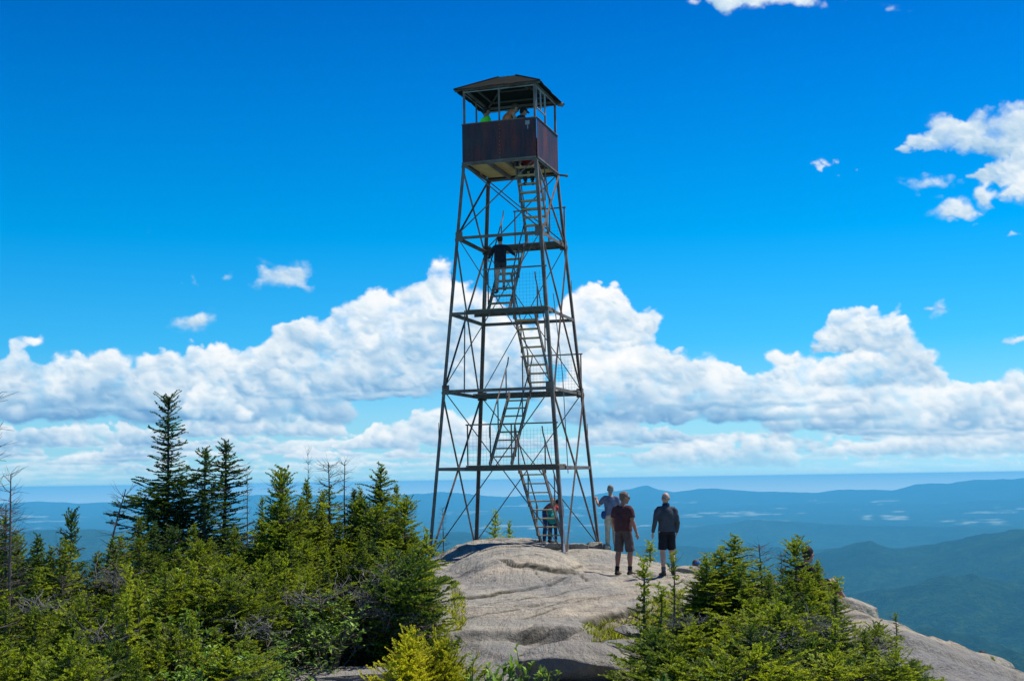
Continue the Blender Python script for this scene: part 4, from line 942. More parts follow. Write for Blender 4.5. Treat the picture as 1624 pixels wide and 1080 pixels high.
for i, (px, py, y) in enumerate([(1140, 1060, 11.2), (1215, 985, 13.4), (1060, 1066, 11.0), (1310, 1030, 12.4), (1395, 1030, 14.2), (1440, 1062, 14.0)]):
    shrub(i % 3, px, py, y, 'broad leaved green shrub among the spruces of the right thicket', (.8, .7, .6)[i % 3], .8, 'leafy shrubs in the right thicket')
# --- tangles of bleached dead branches
def tangle(seed, w, h, n):
    rng = np.random.default_rng(seed); W = MB()
    for i in range(n):
        a = rng.uniform(0, 6.28); p = np.array([rng.normal(0, w*.35), rng.normal(0, w*.22), abs(rng.normal(0, h*.4))]); l = rng.uniform(.2, .65)*w; d = np.array([math.cos(a), math.sin(a)*.6, rng.normal(.05, .28)])
        P = [p]
        for k in range(4): d = d+rng.normal(0, .22, 3); P.append(P[-1]+d/np.linalg.norm(d)*l/4)
        r = rng.uniform(.0035, .011); wood_tube(W, P, r, r*.3, 4)
        for q in range(4):
            s = P[rng.integers(1, 4)]; e2 = rng.normal(0, 1, 3); e2 /= np.linalg.norm(e2); wood_tube(W, [s, s+e2*l*.12, s+e2*l*.25+np.array([0, 0, .02])], r*.5, r*.2, 3)
    me_ = bpy.data.meshes.new('dead_branches'); me_.from_pydata(W.v, [], W.f); me_.update(); me_.materials.append(M['deadwood']); return me_
TG = [tangle(1, 1.0, .35, 46), tangle(2, 1.3, .3, 60), tangle(5, .9, .34, 64)]
def dead(k, px, py, y, label, s=1., group=None):
    p = at(px, py, y); o = bpy.data.objects.new('dead_branches', TG[k]); C.objects.link(o); o.location = p-Vector((0, 0, .15*s)); o.rotation_euler = (0, 0, ((px*1.7) % 1-.5)); o.scale = (s, s, s)
    tag(o, label, 'dead branches', group)
for i, (px, py, y, s) in enumerate([(600, 912, 16.0, .55), (560, 940, 15.7, .5), (480, 950, 15.0, .5), (625, 990, 15.8, .6), (600, 965, 15.6, .5), (160, 1010, 12.6, .5), (400, 995, 13.2, .5), (180, 915, 15.6, .45), (60, 960, 13.6, .45)]):
    dead(i % 3, px, py, y, 'tangle of bleached grey dead branches among the left spruces', s, 'dead branch tangles in the left thicket')
for i, (px, py, y, s) in enumerate([(1225, 1012, 12.7, .45), (1300, 990, 13.5, .45), (1085, 985, 13.2, .35), (1390, 1022, 13.6, .35)]):
    dead(i % 3, px, py, y, 'tangle of bleached grey twigs among the right spruces', s, 'dead twig tangles in the right thicket')
# moss and heath carpet under the thickets
rng = np.random.default_rng(77); PTS = []
xs = rng.uniform(-12, 9.5, 60000); ys = rng.uniform(9.5, 28, 60000); keep = np.zeros(len(xs), bool)
for P in SOILW: keep |= inside(xs+.08*N2.fbm(xs*2.3, ys*2.3, 3), ys, P)
keep &= inside(xs, ys, EDGE+[(10, -20), (-16, -20)]) & (np.abs(xs) < ys*.44)
xs, ys = xs[keep][:15000], ys[keep][:15000]; zs = Hfull(xs, ys)[0]; n = len(xs)
P0 = np.stack([xs, ys, zs-.01], 1); P0 = np.repeat(P0, 5, 0)+rng.normal(0, .02, (n*5, 3))*[1, 1, 0]; d = rng.normal(0, .6, (n*5, 3)); d[:, 2] = 1.; hgt = rng.uniform(.03, .11, n*5)[:, None]; tip = P0+d*hgt; w = rng.normal(0, 1, (n*5, 3))*[1, 1, 0]; w /= np.linalg.norm(w, axis=1)[:, None]; w *= .009
V = np.stack([P0-w, P0+w, tip], 1).reshape(-1, 3); T = np.arange(len(V)).reshape(-1, 3)
tag(link('moss', npmesh('moss', V, T, dict(tint=np.repeat(np.clip(rng.normal(.35, .25, n*5), 0, 1), 3))), M['needle_gold']), kind='stuff')
# ------------------------------------------------------------------ people
def ellipsoid(m, c, r, rot=None, nu=14, nv=9):
    V = []; Fc = []
    for i in range(nv+1):
        th = math.pi*i/nv
        for k in range(nu):
            p = Vector((r[0]*math.sin(th)*math.cos(6.28318*k/nu), r[1]*math.sin(th)*math.sin(6.28318*k/nu), r[2]*math.cos(th)))
            if rot is not None: p = rot @ p
            V.append(Vector(c)+p)
    for i in range(nv):
        for k in range(nu): Fc.append((i*nu+k, (i+1)*nu+k, (i+1)*nu+(k+1) % nu, i*nu+(k+1) % nu))
    m.add(V, Fc)
def chain(m, pts, side=None, n=14):
    """pts: (position, radius or (wide, deep)); wide axis along `side`"""
    P = [Vector(p[0]) for p in pts]; Rr_ = [p[1] if isinstance(p[1], tuple) else (p[1], p[1]) for p in pts]
    a = None; V = []; Fc = []
    for i, p in enumerate(P):
        d = (P[min(i+1, len(P)-1)]-P[max(i-1, 0)]).normalized()
        s = Vector(side) if side is not None else (a if a is not None else d.orthogonal())
        a = (s-d*s.dot(d)).normalized(); b = d.cross(a)
        for k in range(n):
            t = 6.28318*k/n; V.append(p+a*math.cos(t)*Rr_[i][0]+b*math.sin(t)*Rr_[i][1])
    for i in range(len(P)-1):
        for k in range(n): Fc.append((i*n+k, i*n+(k+1) % n, (i+1)*n+(k+1) % n, (i+1)*n+k))
    Fc += [tuple(range(n-1, -1, -1)), tuple(range((len(P)-1)*n, len(P)*n))]; m.add(V, Fc)
def fuse(m, name, mat, parent, voxel, smooth=6, wrinkle=0., seed=0):
    """joins everything in the builder into one continuous skin"""
    me_ = bpy.data.meshes.new(name); me_.from_pydata(m.v, [], m.f); me_.update()
    o = bpy.data.objects.new(name, me_); C.objects.link(o)
    r = o.modifiers.new('r', 'REMESH'); r.mode = 'VOXEL'; r.voxel_size = voxel; r.use_smooth_shade = True
    s = o.modifiers.new('s', 'SMOOTH'); s.factor = .5; s.iterations = smooth
    dg = bpy.context.evaluated_depsgraph_get(); dg.update(); nm = bpy.data.meshes.new_from_object(o.evaluated_get(dg)); bpy.data.objects.remove(o)
    if wrinkle:
        n = len(nm.vertices); co = np.empty(n*3, np.float32); nm.vertices.foreach_get('co', co); co = co.reshape(-1, 3); no = np.empty(n*3, np.float32); nm.vertices.foreach_get('normal', no); no = no.reshape(-1, 3)
        w = N1.fbm(co[:, 0]*7+seed, co[:, 2]*9+co[:, 1]*5, 3)+.6*N2(co[:, 0]*14+co[:, 2]*16+seed, co[:, 1]*12-co[:, 2]*6)
        co += no*(w*wrinkle)[:, None]; nm.vertices.foreach_set('co', co.astype(np.float32).ravel()); nm.update()
    nm.name = name; return link(name, nm, mat, parent)
def hand(m, wr, fdir, pdir, side, curl, s):
    """palm, four unequal curled fingers and a thumb from the side of the palm; pdir: way the palm faces; side: +1/-1 thumb side"""
    f = Vector(fdir).normalized(); p = Vector(pdir); p = (p-f*p.dot(f)).normalized(); x = f.cross(p)*side
    c = Vector(wr)
    chain(m, [(c, (.026*s, .019*s)), (c+f*.045*s, (.040*s, .015*s)), (c+f*.085*s, (.041*s, .013*s))], x, 10)
    for i, ln in enumerate((.070, .080, .074, .058)):
        q = c+f*.085*s+x*(.030-.020*i)*s; a = 0; P = [(q-f*.01*s, .0095*s)]
        for k in range(3): a += curl*(.5+.25*k); d = f*math.cos(a)+p*math.sin(a); q = q+d*ln*s*(.42, .33, .25)[k]; P.append((q, (.0092, .0085, .007)[k]*s))
        chain(m, P, None, 8)
    q = c+f*.028*s+x*.030*s; d = (f*.6+x*.75+p*.35).normalized(); d2 = (f*.85+x*.2+p*.5).normalized()
    chain(m, [(q-x*.01*s, .012*s), (q+d*.035*s, .0105*s), (q+d*.035*s+d2*.03*s, .008*s)], None, 8)
STD = dict(pelvis=(0, 0, .95), waist=(0, .005, 1.10), chest=(0, 0, 1.31), neck=(0, -.012, 1.50), head=(0, .012, 1.668), shL=(-.185, -.01, 1.435), shR=(.185, -.01, 1.435), elL=(-.245, -.035, 1.16), elR=(.245, -.035, 1.16),
           wrL=(-.262, .035, .915), wrR=(.262, .035, .915), hipL=(-.092, 0, .93), hipR=(.092, 0, .93), knL=(-.10, .02, .50), knR=(.10, .02, .50), anL=(-.115, -.035, .085), anR=(.115, -.035, .085))
def person(label, loc, heading, hgt=1.78, pose=None, build=1., head_yaw=0., head_pitch=0., torso=None, sleeve=.55, legs=None, leglen=.5, skinm='skin', hair=None, hairstyle='short', shoe=(.06, .045, .035), sock=None, cap=None, collar=None, curl=.45, group=None, belly=0., glasses=False, toes=None):
    o = thing('person', label, 'person', loc, -heading, group); s = hgt/1.8
    J = dict(STD); J.update(pose or {}); J = {k: Vector(v)*s for k, v in J.items()}
    b = build*s; sd = (J['shR']-J['shL']).normalized(); hs = (J['hipR']-J['hipL']).normalized()
    mid = lambda a, c, t: J[a].lerp(J[c], t)
    m = MB(); Rh = Matrix.Rotation(-head_yaw, 3, 'Z') @ Matrix.Rotation(-head_pitch, 3, 'X'); hc = J['head']; hh = s*1.09
    # body
    chain(m, [(J['pelvis']-Vector((0, 0, .04*s)), (.155*b, .115*b)), (J['pelvis'], (.168*b, .12*b)), (J['waist'], (.148*b, (.11+belly)*b)), (J['waist'].lerp(J['chest'], .5), (.158*b, (.118+belly*.7)*b)), (J['chest'], (.172*b, .118*b)), (J['chest'].lerp(J['neck'], .5), (.150*b, .098*b)), (J['chest'].lerp(J['neck'], .78), (.105*b, .080*b)), (J['neck'], (.066*s, .062*s))], sd, 20)
    chain(m, [(J['neck']-Vector((0, 0, .05*s)), .066*s), (J['neck']+(hc-J['neck'])*.35, .056*s), (hc-Vector((0, 0, .04*s)), .056*s)])
    def hp(x, y, z): return hc+Rh@(Vector((x, y, z))*hh)
    ellipsoid(m, hp(0, -.008, .022), (.076*hh, .094*hh, .098*hh), Rh); ellipsoid(m, hp(0, .022, -.045), (.058*hh, .070*hh, .070*hh), Rh)
    ellipsoid(m, hp(0, .052, -.098), (.030*hh, .030*hh, .022*hh), Rh); chain(m, [(hp(0, .082, .018), .010*hh), (hp(0, .102, -.022), .015*hh), (hp(0, .094, -.034), .016*hh)], None, 8)
    ellipsoid(m, hp(0, .084, -.062), (.024*hh, .012*hh, .008*hh), Rh)
    for q in (-1, 1): ellipsoid(m, hp(q*.078, -.004, -.008), (.011*hh, .020*hh, .032*hh), Rh); ellipsoid(m, hp(q*.030, .078, .022), (.018*hh, .010*hh, .007*hh), Rh)
    for q, S in ((-1, 'L'), (1, 'R')):
        sh, el, wr = J['sh'+S], J['el'+S], J['wr'+S]; hip, kn, an = J['hip'+S], J['kn'+S], J['an'+S]
        chain(m, [(J['neck'].lerp(sh, .4)-Vector((0, 0, .03*s)), .052*b), (sh.lerp(J['neck'], .1)-Vector((0, 0, .01*s)), .058*b), (sh+(el-sh)*.15, .060*b), (sh.lerp(el, .45), .049*b), (el, .039*b), (el.lerp(wr, .3), .041*b), (wr, .027*s)])
        fd = (wr-el).normalized(); pd = Vector(pose.get('palm'+S, (-q, .25, 0))) if pose else Vector((-q, .25, 0)); hand(m, wr, Vector(pose['hand'+S]) if pose and 'hand'+S in pose else fd, pd, 1 if S == 'L' else -1, curl, s)
        chain(m, [(hip+Vector((0, 0, .03*s)), .090*b), (hip.lerp(kn, .35), .083*b), (kn.lerp(hip, .12), .060*b), (kn, .056*b), (kn.lerp(an, .30)-Vector((0, .014*s, 0)), .058*b), (kn.lerp(an, .7), .043*s), (an, .038*s)])
        td = Vector(toes[0 if q < 0 else 1]) if toes else Vector((q*.22, 1, 0)); td.normalize()
        chain(m, [(an-td*.045*s-Vector((0, 0, .035*s)), (.034*s, .034*s)), (an+td*.03*s-Vector((0, 0, .045*s)), (.038*s, .032*s)), (an+td*.12*s-Vector((0, 0, .060*s)), (.042*s, .020*s)), (an+td*.175*s-Vector((0, 0, .066*s)), (.034*s, .014*s))], Vector((td.y, -td.x, 0)))
    fuse(m, 'body', M[skinm], o, .0085, 3)
    # eyes
    for q in (-1, 1):
        m = MB(); ellipsoid(m, hp(q*.030, .0835, .006), (.0125*hh, .008*hh, .0075*hh), Rh, 8, 6); m.build('eye', EYE, o)
    if torso:
        m = MB(); g = .020*s
        hem = J['pelvis'].lerp(J['waist'], -.05 if legs else 0)
        chain(m, [(hem, (.185*b, (.140+belly*.8)*b)), (J['pelvis'].lerp(J['waist'], .5), (.176*b, (.137+belly)*b)), (J['waist'], (.170*b, (.134+belly)*b)), (J['waist'].lerp(J['chest'], .5), (.178*b, (.138+belly*.7)*b)), (J['chest'], (.190*b, .138*b)), (J['chest'].lerp(J['neck'], .5), (.168*b, .114*b)), (J['chest'].lerp(J['neck'], .78), (.122*b, .094*b)), (J['neck']-Vector((0, 0, .008*s)), (.080*s, .074*s))], sd, 22)
        for S in 'LR':
            sh, el, wr = J['sh'+S], J['el'+S], J['wr'+S]; ps = [(J['neck'].lerp(sh, .42)-Vector((0, 0, .030*s)), .062*b), (sh.lerp(J['neck'], .12)-Vector((0, 0, .012*s)), .070*b), (sh+(el-sh)*.16, .073*b)]
            if sleeve <= 1: ps += [(sh.lerp(el, max(.2, sleeve*.5)), .071*b), (sh.lerp(el, max(.24, sleeve)), .069*b)]
            else: ps += [(sh.lerp(el, .5), .064*b), (el, .055*b), (el.lerp(wr, .3), .053*b), (el.lerp(wr, (sleeve-1)*.95), .040*s)]
            chain(m, ps)
        if collar: chain(m, [(J['neck']-Vector((0, 0, .05*s)), .080*s), (J['neck']+(hc-J['neck'])*.36, .074*s)])
        t = fuse(m, 'shirt', torso, o, .013, 5, .009*s, (len(label)*7) % 97)
        if collar:
            m = MB(); chain(m, [(J['neck']-Vector((0, 0, .01*s)), .086*s), (J['neck']+(hc-J['neck'])*.40, .080*s)]); fuse(m, 'collar', collar, t, .010, 2)
    if legs:
        m = MB()
        chain(m, [(J['waist'].lerp(J['pelvis'], .45), (.166*b, (.128+belly*.5)*b)), (J['pelvis'], (.178*b, .132*b)), (J['pelvis']-Vector((0, 0, .05*s)), (.172*b, .126*b))], hs, 20)
        for S in 'LR':
            hip, kn, an = J['hip'+S], J['kn'+S], J['an'+S]; ps = [(hip+Vector((0, 0, .03*s)), .095*b), (hip.lerp(kn, .4), .092*b)]
            if leglen <= 1: ps += [(hip.lerp(kn, leglen), .094*b)]
            else: ps += [(kn.lerp(hip, .1), .078*b), (kn, .073*b), (kn.lerp(an, .4), .070*b), (kn.lerp(an, (leglen-1)*.98), .062*s)]
            chain(m, ps)
        fuse(m, 'shorts' if leglen <= 1 else 'trousers', legs, o, .013, 4, .008*s, 3+(len(label)*7) % 89)
    shm = cloth('shoe', shoe, .3, 20)
    for q, S in ((-1, 'L'), (1, 'R')):
        an, kn = J['an'+S], J['kn'+S]; td = Vector(toes[0 if q < 0 else 1]) if toes else Vector((q*.22, 1, 0)); td.normalize()
        m = MB(); chain(m, [(an-td*.060*s-Vector((0, 0, .045*s)), (.042*s, .040*s)), (an+td*.03*s-Vector((0, 0, .045*s)), (.048*s, .042*s)), (an+td*.12*s-Vector((0, 0, .056*s)), (.052*s, .030*s)), (an+td*.19*s-Vector((0, 0, .062*s)), (.042*s, .022*s))], Vector((td.y, -td.x, 0)))
        chain(m, [(an-Vector((0, 0, .05*s)), .052*s), (an+(kn-an)*.07, .050*s)]); fuse(m, 'shoe', shm, o, .010, 3)
        if sock: m = MB(); chain(m, [(an, .046*s), (an.lerp(kn, .26), .053*s)]); fuse(m, 'sock', sock, o, .010, 1)
    if hair and hairstyle != 'none':
        m = MB()
        if hairstyle == 'bald':
            chain(m, [(hp(.0, -.060, -.03), (.058*hh, .030*hh)), (hp(0, -.062, .02), (.064*hh, .035*hh))], Rh@Vector((1, 0, 0)))
            for q in (-1, 1): ellipsoid(m, hp(q*.060, -.030, .01), (.020*hh, .045*hh, .04*hh), Rh)
        else:
            ellipsoid(m, hp(0, -.020, .040), (.084*hh, .096*hh, .092*hh), Rh); ellipsoid(m, hp(0, -.045, -.005), (.074*hh, .062*hh, .075*hh), Rh)
            if hairstyle == 'long': chain(m, [(hp(0, -.05, .0), (.07*hh, .05*hh)), (hp(0, -.07, -.10), (.07*hh, .04*hh)), (hp(0, -.075, -.19), (.05*hh, .025*hh))], Rh@Vector((1, 0, 0)))
            if hairstyle == 'messy':
                rg = random.Random(4)
                for q in range(16): a = rg.uniform(0, 6.28); ellipsoid(m, hp(.058*math.cos(a), -.03+.062*math.sin(a), .045+rg.uniform(-.05, .045)), (.024*hh, .026*hh, .024*hh), Rh, 8, 6)
        fuse(m, 'hair', hair, o, .009, 2, .006)
    if cap:
        m = MB(); ellipsoid(m, hp(0, -.010, .048), (.088*hh, .103*hh, .080*hh), Rh); chain(m, [(hp(0, .06, .050), (.072*hh, .008*hh)), (hp(0, .12, .045), (.066*hh, .006*hh)), (hp(0, .165, .034), (.040*hh, .005*hh))], Rh@Vector((1, 0, 0)))
        fuse(m, 'cap', cap, o, .008, 2)
    if glasses:
        m = MB()
        for q in (-1, 1): ellipsoid(m, hp(q*.031, .096, .006), (.024*hh, .006*hh, .018*hh), Rh, 10, 6); m.tube([hp(q*.052, .09, .01), hp(q*.080, .0, .012)], .003*hh, 5)
        m.tube([hp(-.012, .1, .01), hp(.012, .1, .01)], .003*hh, 5); m.build('glasses', M['hairdark'], o)
    return o, hp
EYE = cloth('eye_dark', (.03, .025, .02), .1); M['hairdark'] = cloth('dark_hair', (.022, .018, .016), .5, 60, .6); M['hairgrey'] = cloth('grey_hair', (.20, .18, .165), .4, 60, .7); M['hairbrown'] = cloth('brown_hair', (.10, .068, .045), .5, 60, .6)
c_ = cloth
# three hikers on the rock in front of and beside the tower
p = Vector((2.36, 28.6, 0)); p.z = Hfull(np.array([p.x]), np.array([p.y]))[0][0]
mar, _ = person('hiker seen from behind in a maroon t-shirt and brown cargo shorts, curly hair, looking right', p, R(38), 1.80, dict(head=(.02, .05, 1.66), wrR=(.30, .06, .90), elR=(.27, -.04, 1.16), wrL=(-.25, .10, .93), anL=(-.15, -.06, .085), anR=(.13, .02, .085), knL=(-.135, .0, .50), knR=(.13, .06, .50)),
    1.10, R(42), .06, c_('maroon_cotton', (.088, .036, .036)), .75, c_('brown_shorts', (.105, .075, .070)), .98, 'skin_tan', c_('greying_curls', (.17, .125, .09), .5, 50), 'messy', (.10, .07, .04), c_('dark_sock', (.015, .015, .017)), collar=None, belly=.035, glasses=True)
p = Vector((3.16, 27.4, 0)); p.z = Hfull(np.array([p.x]), np.array([p.y]))[0][0]
gry, _ = person('bald hiker seen from behind in a grey zip jacket and black shorts, arms hanging', p, R(-6), 1.71, dict(elL=(-.265, -.05, 1.16), wrL=(-.30, .04, .92), elR=(.245, -.04, 1.15), wrR=(.235, .06, .91), anL=(-.10, -.05, .085), anR=(.14, .05, .085), knL=(-.10, .0, .50), knR=(.12, .08, .50)),
    1.04, R(-8), .0, c_('grey_fleece', (.060, .066, .075)), 2.0, c_('black_shorts', (.018, .018, .022)), .86, 'skin_pale', c_('cropped_grey_hair', (.22, .19, .17), .3, 60), 'bald', (.09, .05, .035), c_('grey_sock', (.14, .13, .12)), collar=c_('navy_collar', (.02, .035, .07)))
blu, _ = person('grey haired hiker in a grey-blue t-shirt and khaki trousers holding the right tower leg', (2.71, 36.98, -1.97), R(4), 1.78, dict(shL=(-.195, .0, 1.44), elL=(-.34, .10, 1.22), wrL=(-.40, .26, 1.38), handL=(-.15, .5, .85), palmL=(.0, 1, -.2), knR=(.10, .06, .50)),
    1.04, R(-10), .0, c_('grey_blue_cotton', (.125, .145, .215)), .7, c_('khaki_trousers', (.42, .35, .25)), 1.95, 'skin', M['hairgrey'], 'short', (.12, .09, .06), curl=1.0)
bg_ = MB(); ellipsoid(bg_, (2.50, 36.93, -1.02), (.075, .06, .12)); fo = bg_
tag(fuse(fo, 'hip_bag', c_('blue_bag', (.03, .07, .20)), None, .012, 3), 'small blue pouch hanging at the left hip of the hiker in khaki trousers', 'pouch')
# sitting below the ledge: only a capped head above the rock
SIT = dict(pelvis=(0, 0, .13), waist=(0, .02, .28), chest=(0, .06, .48), neck=(0, .09, .68), head=(0, .13, .835), shL=(-.185, .07, .615), shR=(.185, .07, .615), elL=(-.24, .22, .42), elR=(.24, .22, .42), wrL=(-.12, .40, .45), wrR=(.12, .40, .45),
           hipL=(-.095, .02, .12), hipR=(.095, .02, .12), knL=(-.12, .42, .44), knR=(.12, .42, .44), anL=(-.12, .60, .06), anR=(.12, .60, .06))
w = at(1098, 893, 31.2)
cpb, _ = person('seated hiker of whom only a blue capped head shows above the rim rock', (w.x, w.y, w.z-.87), R(62), 1.76, SIT, 1., 0, .1, c_('slate_shirt', (.10, .12, .15)), .6, c_('tan_shorts', (.25, .2, .14)), .8, 'skin', M['hairbrown'], 'short', cap=c_('blue_cap', (.035, .13, .34)))
# reclining on the right ledge
w = at(1281, 930, 21.3)
LEAN = dict(SIT, chest=(0, -.02, .47), neck=(0, -.0, .66), head=(0, .06, .81), waist=(0, 0, .28), shL=(-.185, -.02, .60), shR=(.185, -.02, .60), elL=(-.23, .12, .40), wrL=(-.14, .33, .36), elR=(.30, .06, .34), wrR=(.34, .28, .20), knL=(-.1, .42, .36), anL=(-.1, .70, .06), knR=(.1, .42, .38), anR=(.12, .66, .06))
blk, _ = person('seated hiker in black with bare shins on the right rocks behind the spruces', (w.x-.02, w.y, H(w.x, w.y)+.02), R(70), 1.76, LEAN, 1.05, R(-20), .1, c_('black_shirt', (.015, .015, .018)), .8, c_('black_shorts', (.015, .014, .017)), .9, 'skin_tan', M['hairdark'], 'short')
w = at(1556, 1037, 23.0)
low, hp_ = person('dark haired hiker in a black shirt with a lime stripe below the right rocks', (w.x, w.y, w.z-.90), R(30), 1.74, SIT, 1., R(10), .1, c_('black_jersey', (.018, .02, .02)), .7, c_('grey_shorts', (.05, .05, .055)), .8, 'skin_tan', M['hairdark'], 'short')
m = MB(); ellipsoid(m, Vector((0, .045, .535))*.967, (.197, .147, .012), None, 24, 8); fuse(m, 'lime_stripe', c_('lime_stripe', (.22, .42, .04)), low, .008, 1)
# climber on the fourth flight, back to the viewer
def on_flight(xc, y0, z0, y1, z1, t): return t2w(xc, y0+(y1-y0)*t, z0+(z1-z0)*t)
w = t2w(-.22, -.44, L[3]+.05+(L[4]-L[3])*.26)
clm, _ = person('climber in a black jacket and dark shorts halfway up the tower stairs', w, -TYAW*0-R(4), 1.66, dict(pelvis=(0, .02, .93), shL=(-.175, .0, 1.42), elL=(-.30, .05, 1.20), wrL=(-.36, .22, 1.08), shR=(.175, .0, 1.42), elR=(.36, .02, 1.25), wrR=(.46, .20, 1.20), knL=(-.10, .05, .50), anL=(-.12, -.02, .085), anR=(.10, .12, .20), knR=(.10, .16, .60), handL=(0, .8, -.4), handR=(.2, .9, .1), head=(-.01, .05, 1.65)),
    1.0, 0, .15, c_('black_jacket', (.017, .018, .026)), 1.85, c_('charcoal_shorts', (.045, .045, .05)), .42, 'skin_pale', M['hairdark'], 'short', (.20, .05, .05), curl=1.0)
# three visitors in the cab
zc = L[5]+.095+TZ0
def cabp(px, y_t, lab, **k):
    # solve the tower frame position from the photographed column
    yy = TY0+y_t; x = (px-812)/F*yy; return person(lab, (x, yy, zc), **k)
cabp(775, .12, 'visitor in a lime green shirt with dark straps at the left of the tower cab', heading=R(60), hgt=1.77, pose=dict(head=(0, .03, 1.67)), head_pitch=.2, torso=c_('lime_shirt', (.14, .80, .04)), sleeve=.6, legs=c_('dark_trousers', (.03, .03, .035)), leglen=1.9, skinm='skin_tan', hair=M['hairdark'])
cabp(806, .10, 'visitor in an orange vest bending forward in the middle of the tower cab', heading=R(70), hgt=1.92, pose=dict(chest=(0, .08, 1.34), neck=(0, .19, 1.52), head=(0, .30, 1.63), shL=(-.195, .13, 1.49), shR=(.195, .13, 1.49), elL=(-.27, .22, 1.24), elR=(.27, .22, 1.24), wrL=(-.2, .44, 1.22), wrR=(.2, .44, 1.22), waist=(0, .03, 1.13)), head_pitch=.5, torso=c_('orange_vest', (.85, .20, .08)), sleeve=.1, legs=c_('grey_trousers', (.1, .1, .1)), leglen=1.9, skinm='skin_pale', hair=M['hairbrown'], glasses=True)
cabp(824, .05, 'visitor in navy with a dark backward cap at the right of the tower cab', heading=R(64), hgt=1.84, pose=dict(chest=(0, .08, 1.28), neck=(0, .17, 1.45), head=(0, .24, 1.59), shL=(-.185, .13, 1.38), shR=(.185, .13, 1.38), elL=(-.22, .2, 1.12), elR=(.24, .2, 1.12), wrL=(-.2, .4, 1.1), wrR=(.2, .4, 1.1)), head_pitch=.35, torso=c_('navy_shirt', (.03, .045, .09)), sleeve=.8, legs=c_('dark_shorts', (.03, .03, .03)), leglen=.9, skinm='skin_tan', hair=M['hairdark'], cap=c_('dark_cap', (.02, .022, .03)))
w = t2w(.56, -.10, L[4]+1.55)
person('visitor in red crouching at the floor hatch on top of the highest stair flight', w, R(188), 1.66, dict(pelvis=(0, -.10, .55), waist=(0, -.04, .68), chest=(0, .10, .80), neck=(0, .24, .90), head=(0, .36, .98), shL=(-.18, .18, .90), shR=(.18, .18, .90), elL=(-.24, .30, .68), elR=(.24, .30, .68), wrL=(-.22, .44, .56), wrR=(.22, .44, .56), hipL=(-.09, -.08, .54), hipR=(.09, -.08, .54), knL=(-.11, .24, .46), knR=(.11, .24, .46), anL=(-.11, .02, .085), anR=(.11, .02, .085)),
    1.0, 0, .5, c_('red_shirt', (.50, .03, .025)), .7, c_('black_trousers', (.02, .02, .022)), 1.9, 'skin_pale', M['hairbrown'], 'short', curl=.9)
# at the foot of the stairs
q = t2w(.60, 1.55, 0); q.z = H(q.x, q.y)
chd, _ = person('child in a red flowered top and dark trousers at the bottom of the tower stairs', (q.x, q.y, q.z+.02), R(176), 1.30, dict(elL=(-.25, .12, 1.18), wrL=(-.24, .36, 1.22), handL=(0, .9, .3), elR=(.22, .05, 1.16), wrR=(.12, .24, 1.02)), .95, 0, .0, c_('red_flowered', (.62, .07, .06), .9, 14), .5, c_('dark_jeans', (.03, .05, .10)), 1.9, 'skin_pale', M['hairbrown'], 'long', curl=.9)
m = MB(); ellipsoid(m, (q.x-.02, q.y-.26, q.z+.72), (.17, .10, .15)); ellipsoid(m, (q.x-.08, q.y-.24, q.z+.92), (.09, .07, .10)); m.tube([(q.x-.1, q.y-.2, q.z+.8), (q.x-.14, q.y-.1, q.z+1.0), (q.x-.02, q.y-.02, q.z+1.06)], .02, 6)
tag(fuse(m, 'bag', c_('teal_nylon', (.02, .24, .22), .5, 12), None, .012, 4, .01), 'bright teal bag carried in front by the child on the tower stairs', 'bag')
q = t2w(.30, 2.0, 0); q.z = H(q.x, q.y)
person('adult in dark blue jeans bending behind the child at the tower stairs', (q.x, q.y, q.z), R(140), 1.70, dict(waist=(0, .06, 1.02), chest=(.02, .26, 1.12), neck=(.02, .42, 1.16), head=(.02, .54, 1.20), shL=(-.18, .36, 1.14), shR=(.20, .36, 1.14), elL=(-.22, .42, .88), elR=(.22, .42, .88), wrL=(-.16, .50, .66), wrR=(.16, .50, .66)), .95, 0, .6, c_('dark_top', (.04, .05, .08)), .8, c_('blue_jeans', (.03, .06, .14)), 1.95, 'skin', M['hairdark'], 'short')
# ------------------------------------------------------------------ loose rocks
def boulder(name, label, cat, px, py, y, size, seed, rz=0., mat=None, group=None, blocky=0., bury=.25, greyness=0.):
    rg = np.random.default_rng(seed); bm = bmesh.new(); bmesh.ops.create_icosphere(bm, subdivisions=5, radius=1.)
    P = np.array([v.co[:] for v in bm.verts]); n = VN(seed)
    for k in range(7):                                  # planes knock facets off the ball
        d = rg.normal(0, 1, 3); d /= np.linalg.norm(d); lim = rg.uniform(.58, .86)-.12*blocky; t = P@d; P = P-np.outer(np.clip(t-lim, 0, None)*.92, d)
    if blocky: P = np.clip(P*1.25, -.82, .82)
    r = 1+.10*n.fbm(P[:, 0]*1.7+P[:, 2]*2, P[:, 1]*1.7+5, 4)+.03*n.fbm(P[:, 0]*7+P[:, 2]*5, P[:, 1]*7-P[:, 2]*3, 3)
    P = P*r[:, None]*np.array(size)
    for v, q in zip(bm.verts, P): v.co = q
    me_ = bpy.data.meshes.new(name); bm.to_mesh(me_); bm.free(); me_.polygons.foreach_set('use_smooth', np.ones(len(me_.polygons), bool))
    if greyness: a = me_.attributes.new('greyness', 'FLOAT', 'POINT'); a.data.foreach_set('value', np.full(len(P), greyness, np.float32))
    o = link(name, me_, mat or M['rock']); w = at(px, py, y); o.location = (w.x, w.y, w.z); o.rotation_euler = (0, 0, rz); tag(o, label, cat, group); return o
boulder('boulder', 'pale flat boulder on the rim in front of the blue capped head', 'boulder', 1092, 908, 29.6, (.42, .34, .16), 1, .3)
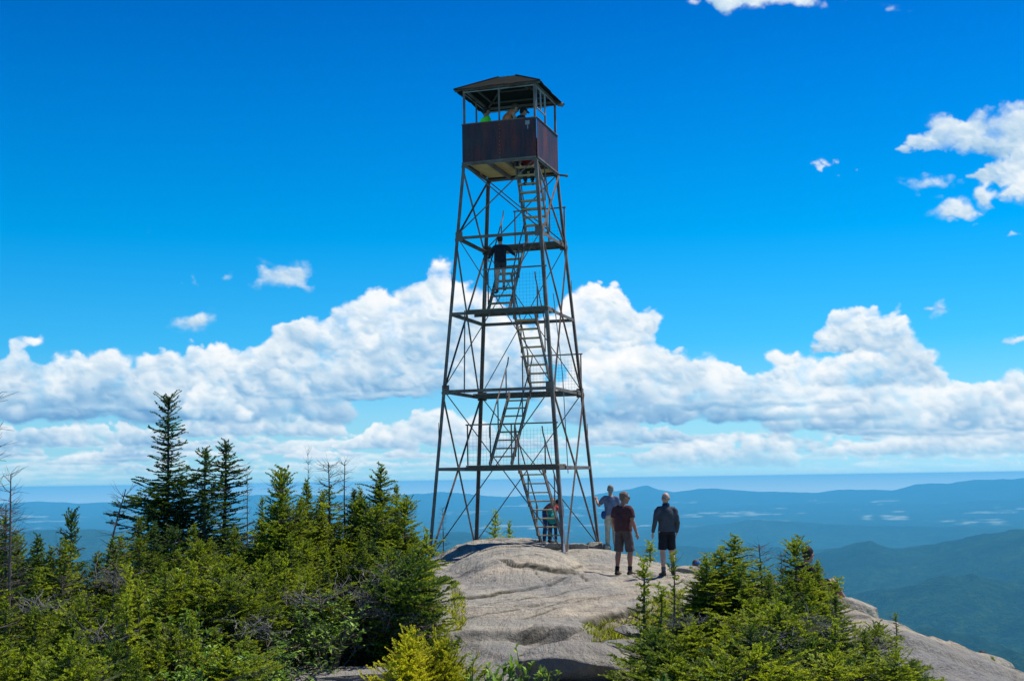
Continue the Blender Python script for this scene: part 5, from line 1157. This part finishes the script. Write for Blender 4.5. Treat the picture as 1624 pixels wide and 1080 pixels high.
boulder('boulder', 'thin rock slab lying against the pale rim boulder', 'boulder', 1068, 912, 29.2, (.28, .26, .08), 2, .5, blocky=.5)
boulder('boulder', 'rounded rock knob on the right edge beside the seated hiker', 'boulder', 1350, 972, 20.9, (.42, .5, .30), 3, .2)
boulder('boulder', 'grey brown boulder perched on the right hand slope', 'boulder', 1462, 1024, 20.4, (.34, .30, .13), 4, -.2, greyness=.5)
boulder('boulder', 'large rounded grey rock at the bottom centre', 'boulder', 905, 1064, 15.0, (.78, .60, .32), 5, .25, greyness=.45)
boulder('boulder', 'dark wedge shaped rock right of the large bottom centre rock', 'boulder', 972, 1046, 15.4, (.30, .42, .26), 6, -.4, blocky=1., greyness=.9)
boulder('boulder', 'small pale grey rock under the spruces right of the mossy hollow', 'boulder', 1010, 1002, 16.2, (.30, .25, .10), 7, .1, greyness=.5)
boulder('boulder', 'low rock at the bottom edge left of the golden bush', 'boulder', 540, 1074, 14.8, (.75, .55, .10), 8, .35, blocky=.4, greyness=.4)
GB = 'cut stones around the right tower feet'
for i, (px, py, y, sz, rz, lab) in enumerate([(918, 869, 36.2, (.32, .20, .15), -.1, 'squared stone block right of the near right tower foot'), (884, 866, 35.7, (.36, .22, .12), .0, 'dark squared stone under the bottom of the tower stairs'),
        (945, 866, 37.2, (.26, .2, .14), .2, 'stone block against the far right tower foot'), (962, 868, 36.9, (.14, .12, .12), .5, 'small stone just right of the far right tower foot'),
        (933, 873, 36.3, (.28, .2, .035), .1, 'thin flagstone between the two stone blocks'), (930, 867, 36.6, (.07, .09, .10), .3, 'small upright stone leaning on the squared block')]):
    boulder('stone_block', lab, 'stone block', px, py, y, sz, 30+i, rz, blocky=1., group=GB, greyness=.3 if i == 1 else 0)
boulder('boulder', 'long low rounded ledge block on the lower right slope', 'boulder', 1520, 1062, 18.9, (.80, .60, .26), 51, .3)
boulder('boulder', 'rounded rock shoulder on the right edge below the seated hiker', 'boulder', 1402, 1006, 20.2, (.50, .45, .22), 52, .1)
